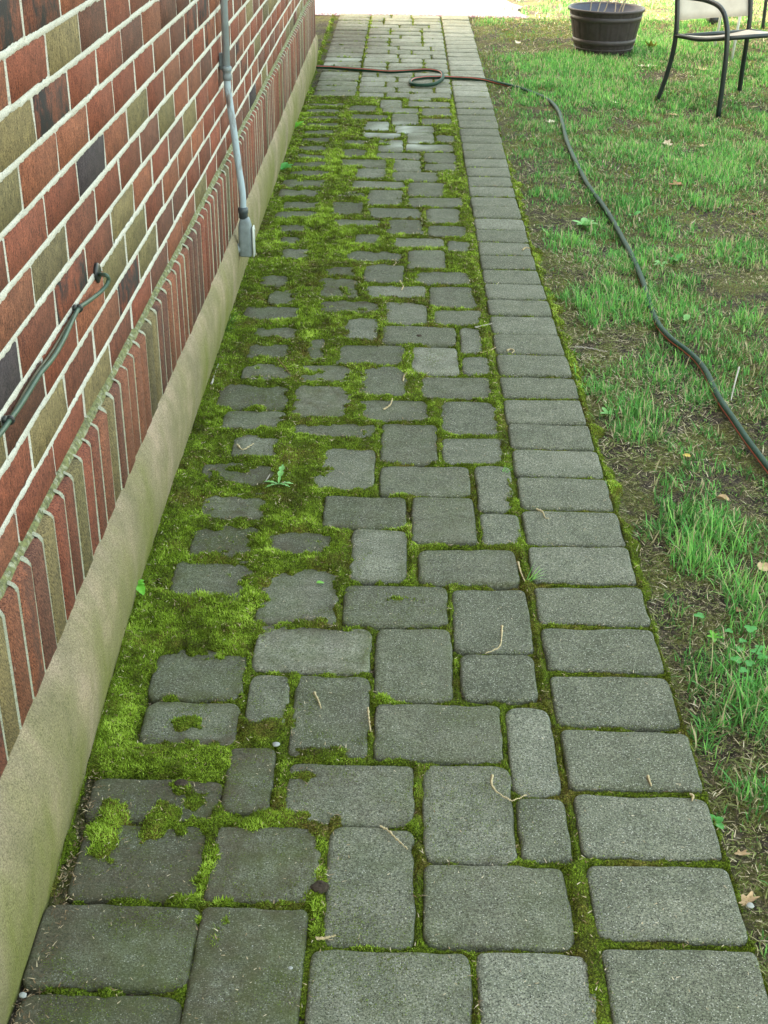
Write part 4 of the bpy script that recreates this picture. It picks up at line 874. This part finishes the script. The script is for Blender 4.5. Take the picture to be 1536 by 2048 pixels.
# ------------------------------------------------------------------ small plants
def leafmat(name, col): 
    m, nt, b = newmat(name, .5, .35); v = coords(nt); c = ramp(nt, noise(nt, 160, 3, .6, v), [(.3, tuple(k * .75 for k in col)), (.7, tuple(k * 1.2 for k in col))]); nt.links.new(c, b.inputs['Base Color'])
    tr = N(nt, 'ShaderNodeBsdfTranslucent'); nt.links.new(c, tr.inputs[0]); ms = N(nt, 'ShaderNodeMixShader'); ms.inputs[0].default_value = .3
    o = nt.nodes['Material Output']; nt.links.new(b.outputs[0], ms.inputs[1]); nt.links.new(tr.outputs[0], ms.inputs[2]); nt.links.new(ms.outputs[0], o.inputs[0]); return m
M_LB, M_LD, M_LC = leafmat('bright_leaf', (.16, .48, .04)), leafmat('pale_leaf', (.24, .52, .16)), leafmat('clover_leaf', (.09, .36, .07))
def leaf(length, width, mat, parent, az, base, lift, shape='oval', fold=.25, droop=.35, nm='leaf'):
    nu = 15; V = []
    for i in range(nu):
        t = i / (nu - 1)
        if shape == 'oval': w = math.sin(math.pi * t ** .85) ** .75
        elif shape == 'round': w = math.sqrt(max(0, 1 - (2 * t - 1) ** 2))
        elif shape == 'long': w = math.sin(math.pi * t ** .6) ** .6
        else: w = (math.sin(math.pi * min(1, t ** 1.3 * 1.02)) ** .8 * .75 + .10) * (.45 + .55 * abs(math.sin(t * 11))) * (1 if t < .97 else .1)
        w *= width / 2; r = length * t; z = lift * length * t - droop * length * t * t
        for s in (-1, -.5, 0, .5, 1): V.append((r * math.cos(az) - s * w * math.sin(az) + base[0], r * math.sin(az) + s * w * math.cos(az) + base[1], base[2] + z + abs(s) * w * fold))
    i = (np.arange(nu - 1)[:, None] * 5 + np.arange(4)[None]).ravel()
    return MB().add(V, np.stack([i, i + 5, i + 6, i + 1], 1)).build(nm, mat, parent, smooth=True)
def stem(pts, r, mat, parent, nm='stem'): return MB().tube(smooth_path(pts, 4), r, 6).build(nm, mat, parent, smooth=True)
def px_ground(a, b, z=0.0): g = G(a, b, z); return (g.x, g.y, z)
p = px_ground(277, 1195, .004); t = empty('seedling', p); tag(t, 'bright green seedling sprouting where the foundation meets the moss', 'seedling'); t.scale = (1.45, 1.45, 1.45)
stem([(0, 0, 0), (-.004, .0, .012), (.000, 0, .020)], .0010, M_LB, t)
leaf(.017, .010, M_LB, t, 2.5, (0, 0, .020), .35); leaf(.021, .013, M_LB, t, -1.0, (0, 0, .020), .1); leaf(.010, .007, M_LB, t, .8, (.001, .002, .021), .4); leaf(.009, .006, M_LB, t, .1, (.001, 0, .021), .3)
p = px_ground(557, 968, .008); t = empty('dandelion', p); tag(t, 'pale toothed dandelion seedling alone in the moss between the grey pavers', 'weed')
for az, L, w, li in ((1.45, .055, .018, .75), (2.9, .036, .012, .35), (3.7, .034, .010, .3), (.15, .034, .012, .3), (-.4, .030, .009, .3)): leaf(L, w, M_LD, t, az, (0, 0, 0), li, 'toothed')
p = px_ground(565, 345, .0); t = empty('young_weed', p); tag(t, 'broad leaved green weed at the foot of the foundation, near the conduit box', 'weed')
for az, L in ((2.2, .06), (.5, .05), (-.6, .05), (1.3, .055)): leaf(L, .03, M_LC, t, az, (0, 0, .01), .7)
p = px_ground(588, 262, .0); t = empty('young_weed', p); tag(t, 'small bright weed beside the foundation, farthest one along the house', 'weed')
for az, L in ((2.0, .05), (.7, .06), (-.3, .05), (1.4, .05)): leaf(L, .022, M_LB, t, az, (0, 0, .01), .8)
p = px_ground(442, 655, .0); t = empty('grass_tuft', p); tag(t, 'grey green grass tuft leaning on the foundation beside thick moss', 'grass tuft')
n = 120; V, q, tr = strips(np.stack([U_(n, -.012, .03), U_(n, -.05, .05), np.zeros(n)], 1), U_(n, -1.2, 1.2), U_(n, .5, 1.3), U_(n, .02, .055), U_(n, .001, .002), U_(n, .1, .8), 3)
o = MB().add(V, q, tr).build('blades', M_GRASS, t, attrs={'tint': np.repeat(U_(n, .12, .5), 7)})
for (a, b, lab, n, L) in [(1062, 1160, 'thin grass sprig growing from the joint beside a paver of the right border', 9, .05), (1008, 945, 'tiny grass sprig in the joint by the border, half way up the path', 5, .03)]:
    t = empty('grass_sprig', px_ground(a, b, 0)); tag(t, lab, 'grass sprig')
    V, q, tr = strips(RNG.normal(0, .003, (n, 3)) * (1, 1, 0), U_(n, -.7, 1.0), U_(n, .5, 1.2), U_(n, .5, 1) * L, np.full(n, .0018), U_(n, .3, 1.0), 3)
    MB().add(V, q, tr).build('blades', M_GRASS, t, attrs={'tint': np.repeat(U_(n, .5, .84), 7)})
p = px_ground(633, 1166, .003); t = leaf(.017, .011, M_LB, None, .5, p, .12, fold=.1, nm='green_leaf'); tag(t, 'single small green leaf fallen on a chipped grey paver', 'leaf')
# broad leaved weeds on the lawn
for (a, b, lab, n, L, w, mt) in [(1170, 450, 'cluster of broad bright leaves beside the hose, farther part of the lawn', 6, .07, .035, M_LD), (1350, 522, 'pair of oval leaves standing upright right of the hose', 3, .055, .028, M_LC),
        (1322, 528, 'pale toothed weed just right of the hose, by the oval leaves', 6, .045, .020, M_LD), (1372, 636, 'two flat round leaves lying on bare soil right of the hose', 2, .045, .026, M_LD),
        (1215, 965, 'low leafy weed on bare soil touching the path edge', 5, .035, .014, M_LB), (1268, 430, 'single upright oval leaf right of the hose, beyond the broad leaves', 2, .055, .028, M_LC),
        (1432, 1636, 'small heart leaved weed by the corner of a border paver', 4, .024, .016, M_LC), (1215, 820, 'small pale weed between grass blades left of the hose', 4, .028, .016, M_LD), (1250, 605, 'thin leafed weed beside the dark soil left of the hose', 5, .05, .012, M_LC),
        (1430, 1268, 'small green weed left of the clover patch', 5, .026, .012, M_LB)]:
    g = G(a, b); z = float(lawn_z(np.float64(g.x), np.float64(g.y))); t = empty('broadleaf_weed', (g.x, g.y, z)); tag(t, lab, 'weed', 'broad leaved weeds on the lawn')
    a0 = random.uniform(0, 6)
    L *= .78; w *= .78
    for k in range(n): leaf(L * random.uniform(.7, 1.1), w, mt, t, a0 + 6.283 * k / n + random.uniform(-.3, .3), (0, 0, .006), random.uniform(.4, .8), 'toothed' if 'toothed' in lab else 'oval', droop=.3)
# clover patch: one plant built, the rest copied
def clover(loc, s, rz, lab):
    t = empty('clover', loc, rz); t.scale = (s, s, s); tag(t, lab, 'clover', 'clover plants at the lower right'); stem([(0, 0, 0), (.002, .001, .014), (.003, .0, .024)], .0007, M_LC, t)
    for k in range(3): leaf(.0125, .0125, M_LC, t, 2.094 * k, (.003, 0, .024), .1, 'round', .12, .1)
    return t
CL = [(1496, 1268, 1.25, 'largest clover plant, topmost of the patch'), (1510, 1312, 1.0, 'clover by the right end of the patch, second row'), (1524, 1322, 1.0, 'clover at the right tip of the patch'), (1480, 1302, .9, 'clover at the left end of the second row'),
      (1470, 1330, 1.1, 'clover at the left edge of the patch'), (1500, 1336, 1.0, 'clover in the middle of the patch'), (1488, 1348, 1.0, 'clover just below the middle of the patch'), (1518, 1300, .9, 'clover behind the right end of the patch'),
      (1482, 1283, .8, 'small clover left of the topmost large one'), (1496, 1362, .9, 'lowest clover plant of the patch'), (1397, 1238, 1.0, 'lone pale clover left of the patch, on bare soil'), (1460, 1262, .8, 'small clover between the lone one and the patch')]
c0 = None
for (a, b, s, lab) in CL:
    g = G(a, b); loc = (g.x, g.y, float(lawn_z(np.float64(g.x), np.float64(g.y)))); rz_ = random.uniform(0, 6); s *= .85
    if c0 is None: c0 = clover(loc, s, rz_, lab)
    else:
        t = c0.copy(); SC.collection.objects.link(t); t.location = loc; t.rotation_euler = (0, 0, rz_); t.scale = (s, s, s); t['label'] = lab
        for ch in c0.children: d = ch.copy(); SC.collection.objects.link(d); d.parent = t

# ------------------------------------------------------------------ fallen leaves, catkins, twigs, clods
M_DL = [simple('dry_leaf', (.46, .33, .19), .8, var=.25, sc=60), simple('pale_dry_leaf', (.62, .54, .42), .8, var=.15, sc=60), simple('brown_leaf', (.28, .15, .08), .8, var=.3, sc=60), simple('yellow_leaf', (.55, .42, .10), .8, var=.25, sc=60)]
def dead_leaf(a, b, size, mi, lab, flat=.25, oak=True):
    g = G(a, b); z = max(float(lawn_z(np.float64(g.x), np.float64(g.y))) if g.x > float(xr_edge(g.y)) else 0, -.03) + .012; n = 36; V = [(0, 0, 0)]; ph = random.uniform(0, 6)
    for ring in (.5, 1):
        for k in range(n):
            t = 2 * math.pi * k / n; r = (.30 + .70 * abs(math.cos(t / 2)) ** .7) * (1 - (.42 * abs(math.sin(t * 3.5 + ph)) ** 1.5 if oak else .06 * abs(math.sin(5 * t)))) * ring
            x, y = r * math.cos(t), r * math.sin(t) * .62
            V.append((x, y, flat * (y * y * 1.6 + .45 * x * x + .18 * math.sin(3 * x + ph) * ring)))
    f = [(0, 1 + k, 1 + (k + 1) % n) for k in range(n)]; q = [(1 + k, 1 + n + k, 1 + n + (k + 1) % n, 1 + (k + 1) % n) for k in range(n)]
    V = np.array(V) * size / 1.9; th_ = random.uniform(0, 6.28); tl = random.uniform(-.25, .25); R3 = Matrix.Rotation(th_, 3, 'Z') @ Matrix.Rotation(tl, 3, 'X'); V = V @ np.array(R3).T
    V2 = V - np.array([0, 0, .0006]); N0 = len(V); mbx = MB(); mbx.add(np.vstack([V, V2]), [tuple(x) for x in q] + [tuple(v_ + N0 for v_ in x[::-1]) for x in q], [tuple(x) for x in f] + [tuple(v_ + N0 for v_ in x[::-1]) for x in f])
    o = mbx.build('dead_leaf', M_DL[mi], smooth=True); o.location = (g.x, g.y, z); return tag(o, lab, 'leaf', 'dead leaves on the lawn')
for args in [(1300, 132, .17, 1, 'large pale lobed dead leaf between planter and chair'), (1404, 139, .16, 0, 'pale tan dead leaf between the legs of the patio chair'), (1303, 95, .15, 3, 'yellow crumpled dead leaf right of the planter', .9),
             (1262, 92, .10, 2, 'dark brown dead leaf against the planter base', .7), (1282, 187, .06, 1, 'small pale leaf in the grass left of the chair'), (1226, 205, .08, 1, 'thin bleached leaf below the planter, in the grass'),
             (1345, 228, .08, 0, 'brownish leaf just below the left chair leg'), (1510, 213, .08, 0, 'tan leaf right of the nearest chair leg'), (1533, 238, .07, 2, 'brown leaf at the right edge below the chair'), (1104, 243, .07, 1, 'bleached forked leaf inside the bend of the hose'),
             (1096, 222, .05, 2, 'reddish leaf touching the hose near its bend'), (1331, 287, .085, 1, 'curled pale leaf in the middle of the far lawn', .8), (1406, 290, .07, 0, 'tan leaf right of the curled pale one'), (1350, 318, .05, 0, 'little tan leaf below the curled pale one'),
             (1358, 371, .09, 2, 'orange brown lobed leaf above a tuft of grass', .5), (1412, 353, .04, 0, 'small tan square leaf right of the orange brown one'), (1504, 423, .05, 2, 'brown leaf near the right edge, on bare soil'), (1371, 911, .028, 3, 'small yellow leaf on moss left of the hose end', .3, False),
             (1440, 1003, .04, 0, 'folded tan leaf among tall grass below the hose', .8, False), (1527, 1130, .045, 0, 'tan leaf at the right edge on dry thatch', .4, False), (1494, 1800, .04, 0, 'curled pale leaf beside the lowest border pavers', .9), (1480, 1700, .03, 0, 'small dry leaf at the lower right beside the path', .8),
             (1478, 1218, .03, 2, 'small brown leaf behind the clover', .5), (1185, 62, .09, 0, 'dry leaf at the edge of the shade left of the planter', .6), (1010, 60, .09, 0, 'dry leaf on mulch right of the far path end', .6), (1035, 85, .08, 1, 'bleached leaf on the bare mulch patch', .6)]:
    dead_leaf(*args)
M_CAT = simple('dry_catkin', (.52, .42, .25), .85, var=.25, sc=200)
def catkin(pts, lab, r=.0017, nm='catkin', mat=None, bead=True, z=.004, grp='catkins on the pavers', cat='catkin'):
    P_ = [px_ground(a, b, z) for a, b in pts]; S_ = smooth_path(P_, 12); sc_ = 1 + .12 * max(0, P_[0][1] - 2)
    L = np.concatenate([[0], np.cumsum(np.linalg.norm(np.diff(S_, axis=0), axis=1))]); S2 = np.stack([np.interp(np.linspace(0, L[-1], 60), L, S_[:, k]) for k in range(3)], 1)
    rr = np.array([r * sc_ * ((.30 + 1.25 * (i % 2) * random.uniform(.5, 1.3)) if bead else 1) * (1 - .5 * (i / 60)) for i in range(60)]); S2[:, 2] += .0008 * np.sin(np.arange(60) * .7)
    o = MB().tube(S2, rr, 7).build(nm, mat or M_CAT, smooth=not bead); o_ = Vector(S2[0]); o.data.transform(Matrix.Translation(-o_)); o.location = o_
    return tag(o, lab, cat, grp)
for pts, lab in [([(985,1550),(983,1566),(992,1582),(1021,1600),(1036,1597),(1052,1590)], 'hook shaped beige catkin crossing a paver joint, the longest one'), ([(760,1652),(775,1660),(790,1675),(815,1698)], 'straight catkin lying on the tall paver at lower centre'),
        ([(629,1386),(636,1400),(642,1417)], 'short catkin on the paver left of centre'), ([(1004,1252),(1003,1275),(998,1294),(971,1307)], 'bent catkin at the foot of a square paver near the border'), ([(633,1877),(650,1876),(671,1871)], 'short fuzzy catkin on moss at the bottom centre'),
        ([(474,889),(486,899),(507,887)], 'V shaped catkin on a mossy paver near the foundation'), ([(767,819),(780,810),(785,797)], 'curved brown catkin on a paver at mid path'), ([(806,762),(808,752),(814,745)], 'upright catkin in moss between two pavers at mid path'),
        ([(1073,1018),(1085,1024),(1090,1035),(1098,1037)], 'curled catkin on a joint of the right border'), ([(960,705),(975,703),(991,695)], 'catkin clump over the joint beside the border'), ([(1014,702),(1020,698),(1028,701),(1024,706)], 'tiny curled catkin on a border paver'),
        ([(1036,1125),(1040,1140),(1049,1162)], 'catkin in the joint left of the grass sprig'), ([(1296,1553),(1299,1563),(1303,1572)], 'small catkin standing in moss on a near border joint'), ([(551,534),(575,532),(596,528)], 'thin pale catkin on moss near the conduit box'),
        ([(785,520),(792,526),(787,531)], 'ring shaped catkin at the upper middle of the path'), ([(640,890),(655,885),(674,876)], 'catkin across thick moss left of centre'), ([(1380,1588),(1386,1592),(1384,1602)], 'catkin at the outer corner of a border paver'),
        ([(736,1415),(738,1440),(741,1462)], 'dry catkin crumbs in the joint at the lower centre'), ([(1045,500),(1052,495),(1060,497)], 'faint catkin on a far border paver'), ([(800,562),(806,572),(803,580)], 'small catkin in the moss above mid path')]:
    catkin(pts, lab)
M_TW = [simple('grey_twig', (.36, .33, .29), .8), simple('brown_twig', (.20, .12, .06), .8)]
for pts, lab, r, k in [([(950,655),(968,651),(984,647)], 'straight grey twig lying across the border joint', .0022, 0), ([(423,768),(430,748),(437,728)], 'pale twig leaning at the foot of the foundation', .0026, 0), ([(553,716),(566,730),(580,748)], 'thin brown twig across moss left of mid path', .0016, 1),
        ([(1478,735),(1470,765),(1462,800)], 'grey twig on the grass right of the hose', .0026, 0), ([(1150,693),(1185,697),(1215,704)], 'pale twig on bare soil near the path edge', .0014, 0), ([(530,965),(536,955),(540,948)], 'short white twig beside the dandelion seedling', .0015, 0)]:
    catkin(pts, lab, r, 'twig', M_TW[k], False, .005, 'twigs', 'twig')
def lump(a, b, r, mat, name, lab, cat, sq=.6, z=.0):
    mb = MB(); V = []; nu, nv = 14, 10
    for j in range(nv + 1):
        ph = math.pi * j / nv
        for i in range(nu):
            th_ = 2 * math.pi * i / nu; k = r * (1 + .30 * float(vn(math.cos(th_) * 2 + 5 + j * .3, math.sin(th_) * 2 + a, 7)) - .15); V.append((k * math.sin(ph) * math.cos(th_) * 1.15, k * math.sin(ph) * math.sin(th_), k * math.cos(ph) * sq + r * sq * .55))
    q = [(j * nu + i, (j + 1) * nu + i, (j + 1) * nu + (i + 1) % nu, j * nu + (i + 1) % nu) for j in range(nv) for i in range(nu)]
    o = mb.add(V, q).build(name, mat, smooth=True); p = px_ground(a, b, z); o.location = p; return tag(o, lab, cat)
M_CLOD = simple('soil_clod', (.075, .058, .045), .95, .1, var=.45, sc=200, bmp=.003); M_PEB = simple('pale_pebble', (.30, .31, .30), .8)
lump(640, 1778, .011, M_CLOD, 'soil_clod', 'dark soil clod in the mossy joint at the bottom centre', 'soil clod'); lump(362, 1568, .009, M_CLOD, 'soil_clod', 'flat brown soil clod on the moss near the foundation', 'soil clod', .45)
lump(552, 1490, .0055, M_PEB, 'pebble', 'grey blue pebble in the joint at lower left', 'pebble', .5); lump(581, 1937, .0028, M_PEB, 'pebble', 'tiny white stone on the large paver at the bottom', 'pebble'); lump(46, 1992, .0045, M_PEB, 'pebble', 'round grey pebble by the foundation in the bottom corner', 'pebble')
lump(838, 672, .007, M_CLOD, 'soil_clod', 'small black clod on a wide paver at mid path', 'soil clod', .4)
for _a, _b, _r, _l in [(505, 1895, .003, 'small beige stone in the joint at the lower left'), (1500, 1812, .005, 'white stone among litter at the lower right edge')]: lump(_a, _b, _r, M_PEB, 'pebble', _l, 'pebble', .5)
